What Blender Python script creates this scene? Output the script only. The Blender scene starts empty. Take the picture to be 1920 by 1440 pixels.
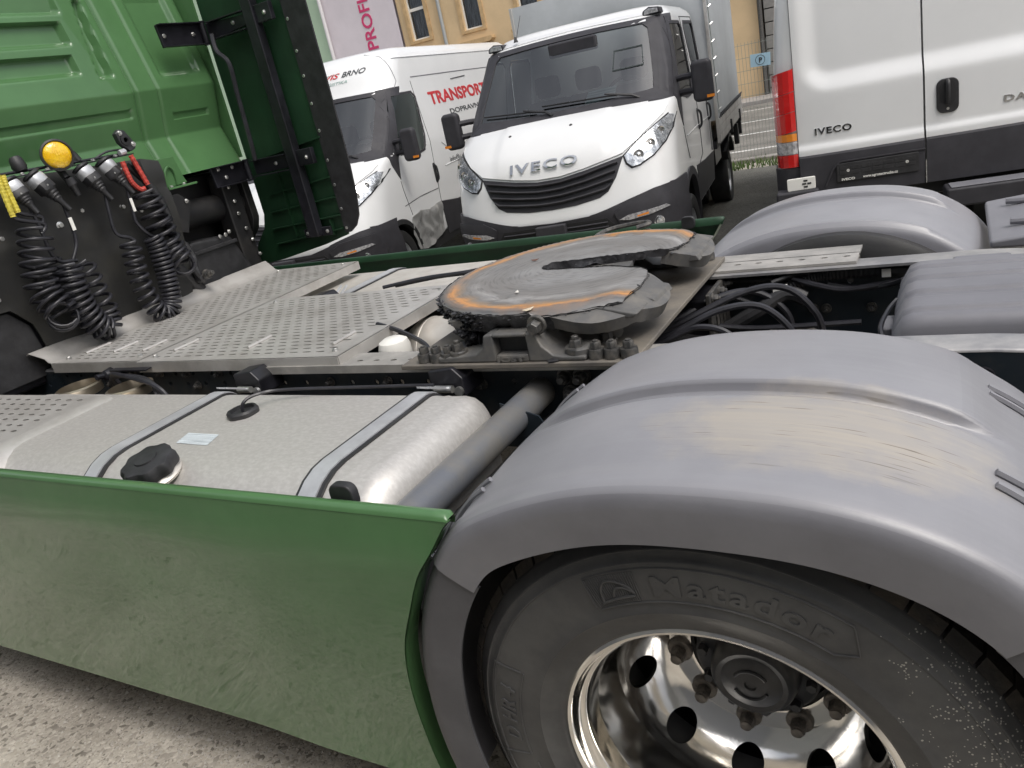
import bpy, bmesh, math, random
import numpy as np
from mathutils import Vector, Matrix, noise
random.seed(7)
PI = math.pi
sc = bpy.context.scene
COL = sc.collection
# ------------------------------------------------------------------ camera
cam_d = bpy.data.cameras.new('camera')
cam = bpy.data.objects.new('camera', cam_d)
COL.objects.link(cam)
cam_d.sensor_fit = 'HORIZONTAL'
cam_d.sensor_width = 36.0
cam_d.lens = 36.0 * 1459.09 / 1920.0
cam_d.clip_start = 0.05
cam_d.clip_end = 500
yaw, pitch, roll = -0.561, -0.355, -0.220
fwd = Vector((math.sin(yaw) * math.cos(pitch), math.cos(yaw) * math.cos(pitch), math.sin(pitch)))
rt = Vector((math.cos(yaw), -math.sin(yaw), 0))
upv = rt.cross(fwd)
r2 = rt * math.cos(roll) + upv * math.sin(roll)
u2 = -rt * math.sin(roll) + upv * math.cos(roll)
cam.matrix_world = Matrix(((r2.x, u2.x, -fwd.x, 0.357), (r2.y, u2.y, -fwd.y, -2.164), (r2.z, u2.z, -fwd.z, 1.662), (0, 0, 0, 1)))
sc.camera = cam
# ------------------------------------------------------------------ world, sun, exposure
SUN_EL, SUN_AZ = math.radians(58), math.radians(108)    # azimuth clockwise from +Y
world = bpy.data.worlds.new('World')
sc.world = world
world.use_nodes = True
wn = world.node_tree
bg = wn.nodes['Background']
sky = wn.nodes.new('ShaderNodeTexSky')
sky.sky_type = 'NISHITA'
sky.sun_disc = False
sky.sun_elevation = SUN_EL
sky.sun_rotation = SUN_AZ
sky.air_density = 1.0
sky.dust_density = 4.0
hs = wn.nodes.new('ShaderNodeHueSaturation')
hs.inputs['Saturation'].default_value = 0.30
wn.links.new(sky.outputs[0], hs.inputs['Color'])
# broken white cloud over the whole sky, even in every direction
tcw = wn.nodes.new('ShaderNodeTexCoord')
cn = wn.nodes.new('ShaderNodeTexNoise')
cn.inputs['Scale'].default_value = 2.6
cn.inputs['Detail'].default_value = 6
wn.links.new(tcw.outputs['Generated'], cn.inputs['Vector'])
crp = wn.nodes.new('ShaderNodeValToRGB')
crp.color_ramp.elements[0].position = .38
crp.color_ramp.elements[0].color = (.82, .84, .88, 1)
crp.color_ramp.elements[1].position = .62
crp.color_ramp.elements[1].color = (1.55, 1.52, 1.48, 1)
wn.links.new(cn.outputs[0], crp.inputs[0])
mxw = wn.nodes.new('ShaderNodeMix')
mxw.data_type = 'RGBA'
mxw.blend_type = 'MULTIPLY'
mxw.inputs[0].default_value = 1.0
wn.links.new(hs.outputs[0], mxw.inputs[6])
wn.links.new(crp.outputs[0], mxw.inputs[7])
# overcast sky law: three times brighter overhead than at the horizon
sepw = wn.nodes.new('ShaderNodeSeparateXYZ')
wn.links.new(tcw.outputs['Generated'], sepw.inputs[0])
mrw = wn.nodes.new('ShaderNodeMapRange')
mrw.inputs['From Min'].default_value, mrw.inputs['From Max'].default_value = 0, 1
mrw.inputs['To Min'].default_value, mrw.inputs['To Max'].default_value = .92, 1.5
wn.links.new(sepw.outputs[2], mrw.inputs[0])
mxo = wn.nodes.new('ShaderNodeVectorMath')
mxo.operation = 'SCALE'
wn.links.new(mxw.outputs[2], mxo.inputs[0])
wn.links.new(mrw.outputs[0], mxo.inputs['Scale'])
wn.links.new(mxo.outputs[0], bg.inputs['Color'])
bg.inputs['Strength'].default_value = 0.15
sun_d = bpy.data.lights.new('sun', 'SUN')
sun_d.energy = 1.0
sun_d.angle = math.radians(22)
sun_d.color = (1.0, 0.95, 0.88)
sun = bpy.data.objects.new('sun', sun_d)
COL.objects.link(sun)
sd = Vector((math.sin(SUN_AZ) * math.cos(SUN_EL), math.cos(SUN_AZ) * math.cos(SUN_EL), math.sin(SUN_EL)))
sun.rotation_euler = sd.to_track_quat('Z', 'Y').to_euler()
sun.location = sd * 30
sc.view_settings.view_transform = 'Standard'
sc.view_settings.look = 'None'
sc.view_settings.gamma = 1.0
sc.view_settings.use_curve_mapping = False
sc.view_settings.exposure = -0.12


# ------------------------------------------------------------------ materials
def nd(nt, t, **kw):
    n = nt.nodes.new(t)
    for k, v in kw.items():
        if k in n.inputs:
            n.inputs[k].default_value = v
        else:
            setattr(n, k, v)
    return n


def mat(name, col, rough=.5, metal=0., coat=0., spec=.5, var=None, bump=None, col2=None, vscale=6., vpos=(.4, .65), stretch=None, rvar=0., coatr=.03):
    """principled; var = amount of value mottling; col2 = second colour blended by noise; bump = (scale, strength)."""
    m = bpy.data.materials.new(name)
    m.use_nodes = True
    nt = m.node_tree
    b = nt.nodes['Principled BSDF']
    b.inputs['Base Color'].default_value = (*col, 1)
    b.inputs['Roughness'].default_value = rough
    b.inputs['Metallic'].default_value = metal
    b.inputs['Coat Weight'].default_value = coat
    b.inputs['Coat Roughness'].default_value = coatr
    b.inputs['Specular IOR Level'].default_value = spec
    tc = nd(nt, 'ShaderNodeTexCoord')
    src = tc.outputs['Object']
    if stretch:
        mp = nd(nt, 'ShaderNodeMapping', Scale=stretch)
        nt.links.new(src, mp.inputs['Vector'])
        src = mp.outputs[0]
    if var or col2:
        n = nd(nt, 'ShaderNodeTexNoise', Scale=vscale, Detail=7., Roughness=.62)
        nt.links.new(src, n.inputs['Vector'])
        r = nd(nt, 'ShaderNodeValToRGB')
        e = r.color_ramp.elements
        e[0].position, e[1].position = vpos
        if col2:
            e[0].color, e[1].color = (*col, 1), (*col2, 1)
        else:
            e[0].color = tuple(c * (1 - var) for c in col) + (1,)
            e[1].color = tuple(min(1, c * (1 + var)) for c in col) + (1,)
        nt.links.new(n.outputs[0], r.inputs[0])
        nt.links.new(r.outputs[0], b.inputs['Base Color'])
        if rvar:
            mr = nd(nt, 'ShaderNodeMapRange')
            mr.inputs['To Min'].default_value = max(0, rough - rvar)
            mr.inputs['To Max'].default_value = rough + rvar
            nt.links.new(n.outputs[0], mr.inputs[0])
            nt.links.new(mr.outputs[0], b.inputs['Roughness'])
    if bump:
        n2 = nd(nt, 'ShaderNodeTexNoise', Scale=bump[0], Detail=5.)
        nt.links.new(src, n2.inputs['Vector'])
        bp = nd(nt, 'ShaderNodeBump', Strength=bump[1], Distance=.01)
        nt.links.new(n2.outputs[0], bp.inputs['Height'])
        nt.links.new(bp.outputs[0], b.inputs['Normal'])
    return m


def glass(name, tint, ior=1.5, rough=0.02):
    m = bpy.data.materials.new(name)
    m.use_nodes = True
    nt = m.node_tree
    nt.nodes.clear()
    o = nd(nt, 'ShaderNodeOutputMaterial')
    t = nd(nt, 'ShaderNodeBsdfTransparent', Color=(*tint, 1))
    g = nd(nt, 'ShaderNodeBsdfGlossy', Roughness=rough)
    f = nd(nt, 'ShaderNodeFresnel', IOR=ior)
    x = nd(nt, 'ShaderNodeMixShader')
    nt.links.new(f.outputs[0], x.inputs[0])
    nt.links.new(t.outputs[0], x.inputs[1])
    nt.links.new(g.outputs[0], x.inputs[2])
    nt.links.new(x.outputs[0], o.inputs[0])
    return m


M = {}
M['green'] = mat('green_paint', (.076, .172, .068), .30, coat=1., spec=.15, var=.08, vscale=3, coatr=.02, bump=(2.2, .02))
M['greenshade'] = mat('green_inner_shaded', (.010, .042, .017), .5, var=.2, vscale=5)  # darker copy of the green, shade of inner-facing sides put into the colour
M['black'] = mat('black_plastic', (.024, .024, .026), .5, var=.3, vscale=14, bump=(120, .05))
M['blackm'] = mat('black_metal', (.014, .014, .018), .32, var=.4, vscale=9, bump=(60, .03))
M['rubbers'] = mat('insulation', (.012, .012, .0115), .58, col2=(.024, .023, .019), vscale=7, vpos=(.4, .7), bump=(7, .35))
M['cable'] = mat('cable_rubber', (.022, .022, .027), .36, var=.25, vscale=20)
M['frame'] = mat('frame_paint', (.014, .021, .028), .42, col2=(.045, .045, .042), vscale=11, vpos=(.5, .78), bump=(40, .06))
M['framel'] = mat('frame_top', (.26, .26, .27), .34, metal=.35, col2=(.44, .43, .42), vscale=9, bump=(30, .04))
M['alu'] = mat('tread_alu', (.53, .515, .49), .42, metal=.45, col2=(.33, .31, .285), vscale=6, vpos=(.45, .80), bump=(60, .03), rvar=.08)
M['galv'] = mat('tank_alu', (.55, .53, .50), .46, metal=.5, col2=(.70, .68, .65), vscale=60, vpos=(.42, .85), stretch=(1, 1.6, 1), bump=(90, .06))
M['galv2'] = mat('tank_alu_dusty', (.64, .61, .56), .5, metal=.5, col2=(.54, .50, .44), vscale=14, vpos=(.4, .75))
M['steel'] = mat('steel_strap', (.55, .56, .58), .36, metal=.4, var=.12, vscale=9)
M['chrome'] = mat('polished_alloy', (.84, .82, .78), .13, metal=1., col2=(.62, .57, .49), vscale=11, vpos=(.62, .9))
M['rustbolt'] = mat('rusty_steel', (.15, .135, .12), .5, metal=.4, col2=(.27, .24, .205), vscale=70, bump=(150, .2))
M['darkbolt'] = mat('grey_bolt', (.06, .06, .06), .45, metal=.4, col2=(.15, .14, .125), vscale=50, bump=(120, .1))
M['zinc'] = mat('zinc_bolt', (.62, .62, .60), .3, metal=.9, var=.15, vscale=40)
M['hub'] = mat('hub_paint', (.034, .035, .039), .4, var=.25, vscale=24, bump=(60, .05))
M['white'] = mat('white_paint', (.745, .75, .745), .28, coat=.7, var=.02, vscale=2)
M['whitep'] = mat('white_plastic', (.78, .77, .72), .4)
M['vanblack'] = mat('dark_trim', (.042, .041, .046), .5, spec=.25, var=.12, vscale=8, bump=(200, .03))
M['gap'] = mat('panel_gap', (.015, .015, .016), .7)
M['tarp'] = mat('grey_tarp', (.42, .44, .45), .42, var=.07, vscale=2.4, bump=(3, .12))
M['tyre'] = mat('tyre_rubber', (.020, .020, .021), .55, col2=(.036, .035, .033), vscale=9, vpos=(.4, .75), bump=(70, .05))
M['red'] = mat('red_lens', (.55, .012, .012), .12, coat=.6, bump=(90, .25), stretch=(.1, .1, 1))
M['orange'] = mat('orange_lens', (.75, .25, .03), .15, coat=.5, bump=(90, .2))
M['clear'] = mat('clear_lens', (.70, .70, .72), .12, metal=.55, col2=(.32, .32, .34), vscale=40, bump=(60, .5))
M['lampglass'] = mat('lamp_reflector', (.80, .81, .82), .12, metal=.75, col2=(.40, .41, .42), vscale=15, vpos=(.42, .58), bump=(18, .8))
M['seat'] = mat('seat_fabric', (.035, .036, .04), .85)
M['dash'] = mat('dashboard', (.13, .14, .15), .8)
M['inner'] = mat('cab_trim', (.22, .23, .235), .9)
M['glass'] = glass('windscreen', (.40, .46, .47), 2.4)
M['lampcover'] = glass('lamp_cover', (.96, .97, .98), 1.4)
M['glassd'] = glass('side_glass', (.30, .36, .35), 1.55)
M['pane'] = glass('house_pane', (.78, .80, .82), 1.5)
M['textr'] = mat('red_letter', (.55, .03, .04), .4)
M['textk'] = mat('grey_letter', (.05, .055, .06), .4)
M['textl'] = mat('pale_letter', (.30, .42, .38), .4)
M['chromel'] = mat('chrome_letter', (.55, .56, .57), .12, metal=1.)
M['paper'] = mat('paper', (.72, .80, .80), .7)
M['hose_y'] = mat('yellow_sleeve', (.62, .52, .07), .5, var=.25, vscale=60)
M['hose_r'] = mat('red_sleeve', (.48, .06, .045), .5, var=.25, vscale=60)


M['green'].node_tree.nodes['Principled BSDF'].inputs['Coat IOR'].default_value = 1.42
# ------------------------------------------------------------------ mesh builder
def frame_of(d):
    d = Vector(d).normalized()
    a = Vector((0, 0, 1)) if abs(d.z) < .9 else Vector((1, 0, 0))
    u = d.cross(a).normalized()
    return u, d.cross(u).normalized(), d


class MB:
    def __init__(s):
        s.v, s.f = [], []

    def add(s, V, F):
        o = len(s.v)
        s.v += [tuple(p) for p in V]
        s.f += [tuple(i + o for i in f) for f in F]
        return s

    def box(s, x0, x1, y0, y1, z0, z1, T=None):
        V = [(x, y, z) for z in (z0, z1) for y in (y0, y1) for x in (x0, x1)]
        if T is not None:
            V = [T @ Vector(p) for p in V]
        return s.add(V, [(0, 2, 3, 1), (4, 5, 7, 6), (0, 1, 5, 4), (2, 6, 7, 3), (0, 4, 6, 2), (1, 3, 7, 5)])

    def cyl(s, p0, p1, r0, r1=None, n=16, ph=0., caps=True):
        r1 = r0 if r1 is None else r1
        p0, p1 = Vector(p0), Vector(p1)
        u, w, d = frame_of(p1 - p0)
        V = []
        for p, r in ((p0, r0), (p1, r1)):
            for i in range(n):
                a = 2 * PI * i / n + ph
                V.append(p + (u * math.cos(a) + w * math.sin(a)) * r)
        F = [(i, (i + 1) % n, n + (i + 1) % n, n + i) for i in range(n)]
        if caps:
            F += [tuple(range(n))[::-1], tuple(range(n, 2 * n))]
        return s.add(V, F)

    def lathe(s, prof, c, axis, n=32, mod=None, closed=False, caps=True):
        """prof: (radius, height along axis)."""
        c = Vector(c)
        u, w, d = frame_of(axis)
        V, F = [], []
        for j, (r, h) in enumerate(prof):
            for i in range(n):
                a = 2 * PI * i / n
                rr = r * (mod(a, j) if mod else 1)
                V.append(c + d * h + (u * math.cos(a) + w * math.sin(a)) * rr)
        k = len(prof)
        for j in range(k if closed else k - 1):
            j2 = (j + 1) % k
            for i in range(n):
                i2 = (i + 1) % n
                F.append((j * n + i, j * n + i2, j2 * n + i2, j2 * n + i))
        if not closed and caps:
            if prof[0][0] > 1e-6: F.append(tuple(range(n))[::-1])
            if prof[-1][0] > 1e-6: F.append(tuple(range((k - 1) * n, k * n)))
        return s.add(V, F)

    def tube(s, path, r, n=8, closed=False, caps=True):
        P = [Vector(p) for p in path]
        k = len(P)
        rs = r if isinstance(r, (list, tuple)) else [r] * k
        V, F = [], []
        u = None
        for i in range(k):
            t = (P[(i + 1) % k] - P[i - 1]) if closed else (P[min(i + 1, k - 1)] - P[max(i - 1, 0)])
            t.normalize()
            if u is None:
                u, w, _ = frame_of(t)
            else:
                u = (u - t * u.dot(t))
                if u.length < 1e-6: u = frame_of(t)[0]
                u.normalize()
            w = t.cross(u)
            for j in range(n):
                a = 2 * PI * j / n
                V.append(P[i] + (u * math.cos(a) + w * math.sin(a)) * rs[i])
        for i in range(k if closed else k - 1):
            i2 = (i + 1) % k
            for j in range(n):
                j2 = (j + 1) % n
                F.append((i * n + j, i * n + j2, i2 * n + j2, i2 * n + j))
        if caps and not closed:
            F += [tuple(range(n))[::-1], tuple(range((k - 1) * n, k * n))]
        return s.add(V, F)

    def prism(s, poly, fn, d0, d1):
        """poly 2d, fn(a,b,d)->xyz."""
        n = len(poly)
        V = [fn(a, b, d0) for a, b in poly] + [fn(a, b, d1) for a, b in poly]
        F = [tuple(range(n))[::-1], tuple(range(n, 2 * n))] + [(i, (i + 1) % n, n + (i + 1) % n, n + i) for i in range(n)]
        return s.add(V, F)

    def grid(s, fn, nu, nv, cu=False, cv=False, skip=None):
        V = [fn(i, j) for j in range(nv) for i in range(nu)]
        F = []
        for j in range(nv if cv else nv - 1):
            for i in range(nu if cu else nu - 1):
                if skip and skip(i, j): continue
                i2, j2 = (i + 1) % nu, (j + 1) % nv
                F.append((j * nu + i, j * nu + i2, j2 * nu + i2, j2 * nu + i))
        return s.add(V, F)

    def build(s, name, m, parent=None, ang=35, bevel=0, seg=2, solid=0, recalc=True, loc=None, rot=None):
        me = bpy.data.meshes.new(name)
        me.from_pydata([tuple(p) for p in s.v], [], s.f)
        if recalc:
            bm = bmesh.new()
            bm.from_mesh(me)
            bmesh.ops.recalc_face_normals(bm, faces=bm.faces)
            bm.to_mesh(me)
            bm.free()
        return link(name, me, m, parent, ang, bevel, seg, solid, loc, rot)


def link(name, me, m, parent=None, ang=35, bevel=0, seg=2, solid=0, loc=None, rot=None):
    if m is not None and not me.materials:
        me.materials.append(M[m] if isinstance(m, str) else m)
    if ang:
        me.shade_smooth()
        me.set_sharp_from_angle(angle=math.radians(ang))
    o = bpy.data.objects.new(name, me)
    COL.objects.link(o)
    if parent is not None: o.parent = parent
    if loc is not None: o.location = loc
    if rot is not None: o.rotation_euler = rot
    if solid:
        md = o.modifiers.new('solid', 'SOLIDIFY')
        md.thickness = solid
        md.offset = -1
        md = o.modifiers.new('split', 'EDGE_SPLIT')
        md.split_angle = math.radians(max(ang, 30))
    if bevel:
        md = o.modifiers.new('bevel', 'BEVEL')
        md.width = bevel
        md.segments = seg
        md.limit_method = 'ANGLE'
        md.angle_limit = math.radians(40)
        md.harden_normals = True
    return o


def box(name, m, parent, x0, x1, y0, y1, z0, z1, bevel=.004, T=None, seg=2):
    return MB().box(x0, x1, y0, y1, z0, z1, T).build(name, m, parent, bevel=bevel, seg=seg)


def thing(name, label, cat, loc=(0, 0, 0), rz=0, group=None):
    o = bpy.data.objects.new(name, None)
    COL.objects.link(o)
    o.location = loc
    o.rotation_euler = (0, 0, rz)
    o['label'], o['category'] = label, cat
    if group: o['group'] = group
    return o


def tag(o, label, cat, group=None):
    o['label'], o['category'] = label, cat
    if group: o['group'] = group
    return o


def struct(o, kind='structure'):
    o['kind'] = kind
    return o


def smooth_path(P, sub=8, closed=False):
    P = [Vector(p) for p in P]
    n = len(P)
    out = []
    for i in range(n if closed else n - 1):
        a, b, c, d = (P[(i - 1) % n], P[i], P[(i + 1) % n], P[(i + 2) % n]) if closed else (P[max(i - 1, 0)], P[i], P[i + 1], P[min(i + 2, n - 1)])
        for k in range(sub):
            t = k / sub
            out.append(.5 * ((2 * b) + (c - a) * t + (2 * a - 5 * b + 4 * c - d) * t * t + (3 * b - a - 3 * c + d) * t ** 3))
    if not closed: out.append(P[-1])
    return out


def ip(x, pts):
    return float(np.interp(x, [p[0] for p in pts], [p[1] for p in pts]))


def sstep(a, b, x):
    t = min(1, max(0, (x - a) / (b - a)))
    return t * t * (3 - 2 * t)


def patch2d(poly, step, fn, cuts=None):
    """tessellate a 2d polygon on a grid and map it with fn(a,b)."""
    bm = bmesh.new()
    vs = [bm.verts.new((a, b, 0)) for a, b in poly]
    bm.faces.new(vs)
    for ax in (0, 1):
        lo, hi = min(p[ax] for p in poly), max(p[ax] for p in poly)
        k = max(1, int(math.ceil((hi - lo) / step)))
        for i in range(1, k):
            c = lo + (hi - lo) * i / k + 1.7e-5
            co = (c, 0, 0) if ax == 0 else (0, c, 0)
            no = (1, 0, 0) if ax == 0 else (0, 1, 0)
            bmesh.ops.bisect_plane(bm, geom=bm.verts[:] + bm.edges[:] + bm.faces[:], plane_co=co, plane_no=no, dist=1e-6)
    bm.verts.index_update()
    V = [fn(v.co.x, v.co.y) for v in bm.verts]
    F = [tuple(v.index for v in f.verts) for f in bm.faces]
    bm.free()
    return V, F


def rrect(x0, x1, y0, y1, r, n=4):
    P = []
    for cx, cy, a0 in ((x1 - r, y0 + r, -90), (x1 - r, y1 - r, 0), (x0 + r, y1 - r, 90), (x0 + r, y0 + r, 180)):
        for i in range(n + 1):
            a = math.radians(a0 + 90 * i / n)
            P.append((cx + r * math.cos(a), cy + r * math.sin(a)))
    return P


def text_mesh(txt, size, extrude=0.0, bold=0.0, shear=0.0, sx=1.0, space=1.0):
    c = bpy.data.curves.new('lettering', 'FONT')
    c.body = txt
    c.size = size
    c.extrude = extrude
    c.offset = bold
    c.shear = shear
    c.space_character = space
    c.resolution_u = 3
    o = bpy.data.objects.new('lettering', c)
    COL.objects.link(o)
    dg = bpy.context.evaluated_depsgraph_get()
    me = bpy.data.meshes.new_from_object(o.evaluated_get(dg))
    V = [(v.co.x * sx, v.co.y, v.co.z) for v in me.vertices]
    F = [tuple(p.vertices) for p in me.polygons]
    bpy.data.objects.remove(o)
    bpy.data.curves.remove(c)
    bpy.data.meshes.remove(me)
    return V, F


def text_on(name, txt, m, parent, fn, size, width=None, extrude=.002, bold=0., shear=0., sx=1., space=1., center=False):
    """fn(a,b,c): text plane to 3d; the text is scaled to width when given."""
    V, F = text_mesh(txt, size, extrude, bold, shear, sx, space)
    xs = [v[0] for v in V]
    x0, x1 = min(xs), max(xs)
    k = width / (x1 - x0) if width else 1.
    V = [((v[0] - x0) * k - ((x1 - x0) * k / 2 if center else 0), v[1], v[2]) for v in V]
    return MB().add([fn(*v) for v in V], F).build(name, m, parent, ang=20, recalc=False)


def holed_plate(cells, z0, z1, fn, hole):
    """cells: (a0,a1,b0,b1,hasHole). hole(ca,cb)-> 8 points ccw starting at +a."""
    mb = MB()
    for a0, a1, b0, b1, hh in cells:
        ca, cb = (a0 + a1) / 2, (b0 + b1) / 2
        out = [(a1, cb), (a1, b1), (ca, b1), (a0, b1), (a0, cb), (a0, b0), (ca, b0), (a1, b0)]
        if not hh:
            q = [out[1], out[3], out[5], out[7]]
            mb.add([fn(a, b, z1) for a, b in q], [(0, 1, 2, 3)])
            mb.add([fn(a, b, z0) for a, b in q], [(3, 2, 1, 0)])
            continue
        inn = hole(ca, cb)
        V = [fn(a, b, z1) for a, b in out + inn] + [fn(a, b, z0) for a, b in out + inn]
        F = []
        for i in range(8):
            j = (i + 1) % 8
            F += [(i, j, 8 + j, 8 + i), (16 + j, 16 + i, 24 + i, 24 + j), (8 + i, 8 + j, 24 + j, 24 + i)]
        mb.add(V, F)
    return mb


# one mesh shared by all alike bolts: axis +Z, base at z=0
def bolt_mesh(r, h, washer=0, wh=0, stud=0, sh=0, name='bolt', m='darkbolt'):
    mb = MB()
    z = 0
    if washer:
        mb.lathe([(washer, 0), (washer, wh * .8), (washer * .93, wh)], (0, 0, 0), (0, 0, 1), 20)
        z = wh
    mb.lathe([(r, z), (r, z + h * .8), (r * .86, z + h)], (0, 0, 0), (0, 0, 1), 6)
    if stud:
        mb.lathe([(stud, z + h), (stud, z + h + sh * .8), (stud * .8, z + h + sh)], (0, 0, 0), (0, 0, 1), 12)
    me = bpy.data.meshes.new(name)
    me.from_pydata(mb.v, [], mb.f)
    bm = bmesh.new(); bm.from_mesh(me)
    bmesh.ops.recalc_face_normals(bm, faces=bm.faces)
    bm.to_mesh(me); bm.free()
    me.materials.append(M[m])
    me.shade_smooth()
    me.set_sharp_from_angle(angle=math.radians(30))
    return me


def put(name, me, parent, loc, axis=(0, 0, 1), spin=None):
    o = bpy.data.objects.new(name, me)
    COL.objects.link(o)
    o.parent = parent
    q = Vector(axis).to_track_quat('Z', 'Y').to_matrix().to_4x4()
    s = Matrix.Rotation(random.uniform(0, PI) if spin is None else spin, 4, 'Z')
    o.matrix_local = Matrix.Translation(loc) @ q @ s
    return o
# ================================================================== SETTING
def ground_z(y):
    return -.22 * sstep(1.7, 3.9, y)


def voro_ground(name, cols, sc_, rough=.85, patch=None):
    m = bpy.data.materials.new(name)
    m.use_nodes = True
    nt = m.node_tree
    b = nt.nodes['Principled BSDF']
    b.inputs['Roughness'].default_value = rough
    b.inputs['Specular IOR Level'].default_value = .3
    tc = nd(nt, 'ShaderNodeTexCoord')
    wp = nd(nt, 'ShaderNodeTexNoise', Scale=sc_ * .7, Detail=3.)
    nt.links.new(tc.outputs['Object'], wp.inputs['Vector'])
    add = nd(nt, 'ShaderNodeVectorMath', operation='MULTIPLY_ADD')
    add.inputs[1].default_value = (.014, .014, .014)
    nt.links.new(wp.outputs['Color'], add.inputs[0])
    nt.links.new(tc.outputs['Object'], add.inputs[2])
    vo = nd(nt, 'ShaderNodeTexVoronoi', Scale=sc_)
    vo2 = nd(nt, 'ShaderNodeTexVoronoi', Scale=sc_ * 2.7)
    nt.links.new(add.outputs[0], vo2.inputs['Vector'])
    nt.links.new(add.outputs[0], vo.inputs['Vector'])
    sep = nd(nt, 'ShaderNodeSeparateColor')
    nt.links.new(vo.outputs['Color'], sep.inputs[0])
    r = nd(nt, 'ShaderNodeValToRGB')
    el = r.color_ramp.elements
    for i, c in enumerate(cols):
        e = el[i] if i < 2 else el.new(.5)
        e.color = (*c, 1)
    for i, e in enumerate(el): e.position = i / (len(cols) - 1)
    sep2 = nd(nt, 'ShaderNodeSeparateColor')
    nt.links.new(vo2.outputs['Color'], sep2.inputs[0])
    gsel = nd(nt, 'ShaderNodeMath', operation='GREATER_THAN')
    gsel.inputs[1].default_value = .42
    nt.links.new(sep.outputs[1], gsel.inputs[0])
    sel = nd(nt, 'ShaderNodeMix')
    nt.links.new(gsel.outputs[0], sel.inputs[0])
    nt.links.new(sep.outputs[0], sel.inputs[2]); nt.links.new(sep2.outputs[0], sel.inputs[3])
    nt.links.new(sel.outputs[0], r.inputs[0])
    n = nd(nt, 'ShaderNodeTexNoise', Scale=1.1, Detail=6., Roughness=.65)
    nt.links.new(tc.outputs['Object'], n.inputs['Vector'])
    r3 = nd(nt, 'ShaderNodeValToRGB')
    r3.color_ramp.elements[0].position, r3.color_ramp.elements[1].position = .35, .68
    r3.color_ramp.elements[0].color = (.66, .64, .61, 1)
    r3.color_ramp.elements[1].color = (1.08, 1.06, 1.02, 1)
    nt.links.new(n.outputs[0], r3.inputs[0])
    mx = nd(nt, 'ShaderNodeMix', data_type='RGBA', blend_type='MULTIPLY')
    mx.inputs[0].default_value = 1
    nt.links.new(r.outputs[0], mx.inputs[6])
    nt.links.new(r3.outputs[0], mx.inputs[7])
    nt.links.new(mx.outputs[2], b.inputs['Base Color'])
    bp = nd(nt, 'ShaderNodeBump', Strength=.7, Distance=.006)
    nt.links.new(vo.outputs['Distance'], bp.inputs['Height'])
    bp.invert = True
    nt.links.new(bp.outputs[0], b.inputs['Normal'])
    return m


M['ground'] = voro_ground('aggregate_concrete', [(.20, .185, .16), (.38, .355, .315), (.47, .44, .395), (.54, .51, .455), (.43, .40, .35), (.62, .585, .53)], 62)
M['asphalt'] = voro_ground('yard_asphalt', [(.085, .086, .076), (.13, .13, .116), (.165, .165, .15), (.22, .22, .205)], 70)
M['road'] = voro_ground('road_asphalt', [(.15, .145, .135), (.20, .195, .185), (.23, .225, .21)], 40)
M['paving'] = mat('paving', (.30, .28, .26), .85, var=.2, vscale=3)
M['wline'] = mat('road_paint', (.62, .61, .58), .7, var=.2, vscale=4)
M['yellow'] = mat('ochre_render', (.66, .49, .29), .9, var=.07, vscale=.9, bump=(60, .1))
M['yellow2'] = mat('ochre_trim', (.55, .38, .20), .9, var=.12, vscale=5)
M['lilac'] = mat('lilac_render', (.68, .62, .65), .85, var=.05, vscale=.7)
M['mint'] = mat('mint_render', (.42, .55, .40), .9, var=.05, vscale=.6)
M['greyblock'] = mat('grey_block', (.24, .23, .215), .9, var=.12, vscale=4)
M['pipe'] = mat('drain_pipe', (.38, .40, .40), .5, metal=.3)
M['pipew'] = mat('white_pipe', (.66, .64, .64), .5)
M['magenta'] = mat('magenta_letter', (.60, .05, .16), .7)
M['curtain'] = mat('curtain', (.55, .55, .56), .9, col2=(.18, .18, .19), vscale=3, stretch=(9, 1, .6))
M['dark'] = mat('dark_room', (.03, .03, .032), .9)
M['wire'] = mat('fence_wire', (.26, .28, .26), .5, metal=.4)
M['grassm'] = mat('grass_blade', (.06, .12, .025), .7, col2=(.13, .19, .05), vscale=9)
M['skyblue'] = mat('sign_face', (.42, .62, .74), .5, var=.05, vscale=6)

ys = [-40, -12, -4, 0, 1.6] + [1.7 + .22 * i for i in range(1, 11)] + [6, 10, 16, 30, 90]
xs = [-80, -40, -20, -10, -6, -3, 0, 3, 8, 20, 50]
struct(MB().grid(lambda i, j: (xs[i], ys[j], ground_z(ys[j])), len(xs), len(ys)).build('ground', 'ground', ang=60))
ys2 = [2.6 + .22 * i for i in range(8)] + [6, 8, 10.35]
struct(MB().grid(lambda i, j: (xs[i], ys2[j], ground_z(ys2[j]) + .004), len(xs), len(ys2)).build('asphalt_yard', 'asphalt', ang=60))
struct(MB().grid(lambda i, j: (xs[i], 11.2 + 11 * j, -.216), len(xs), 2).build('road', 'road', ang=60))
for y in (12.4, 14.9, 17.4, 20.4):
    struct(MB().grid(lambda i, j: (-11 + 14 * i, y + .14 * j, -.212), 2, 2).build('road_marking', 'wline'))
struct(box('pavement', 'paving', None, -40, 20, 22.2, 24.0, -.3, -.10, bevel=.02))
struct(box('kerb', 'paving', None, -12, 6, 10.95, 11.15, -.4, -.15, bevel=.02))

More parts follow.
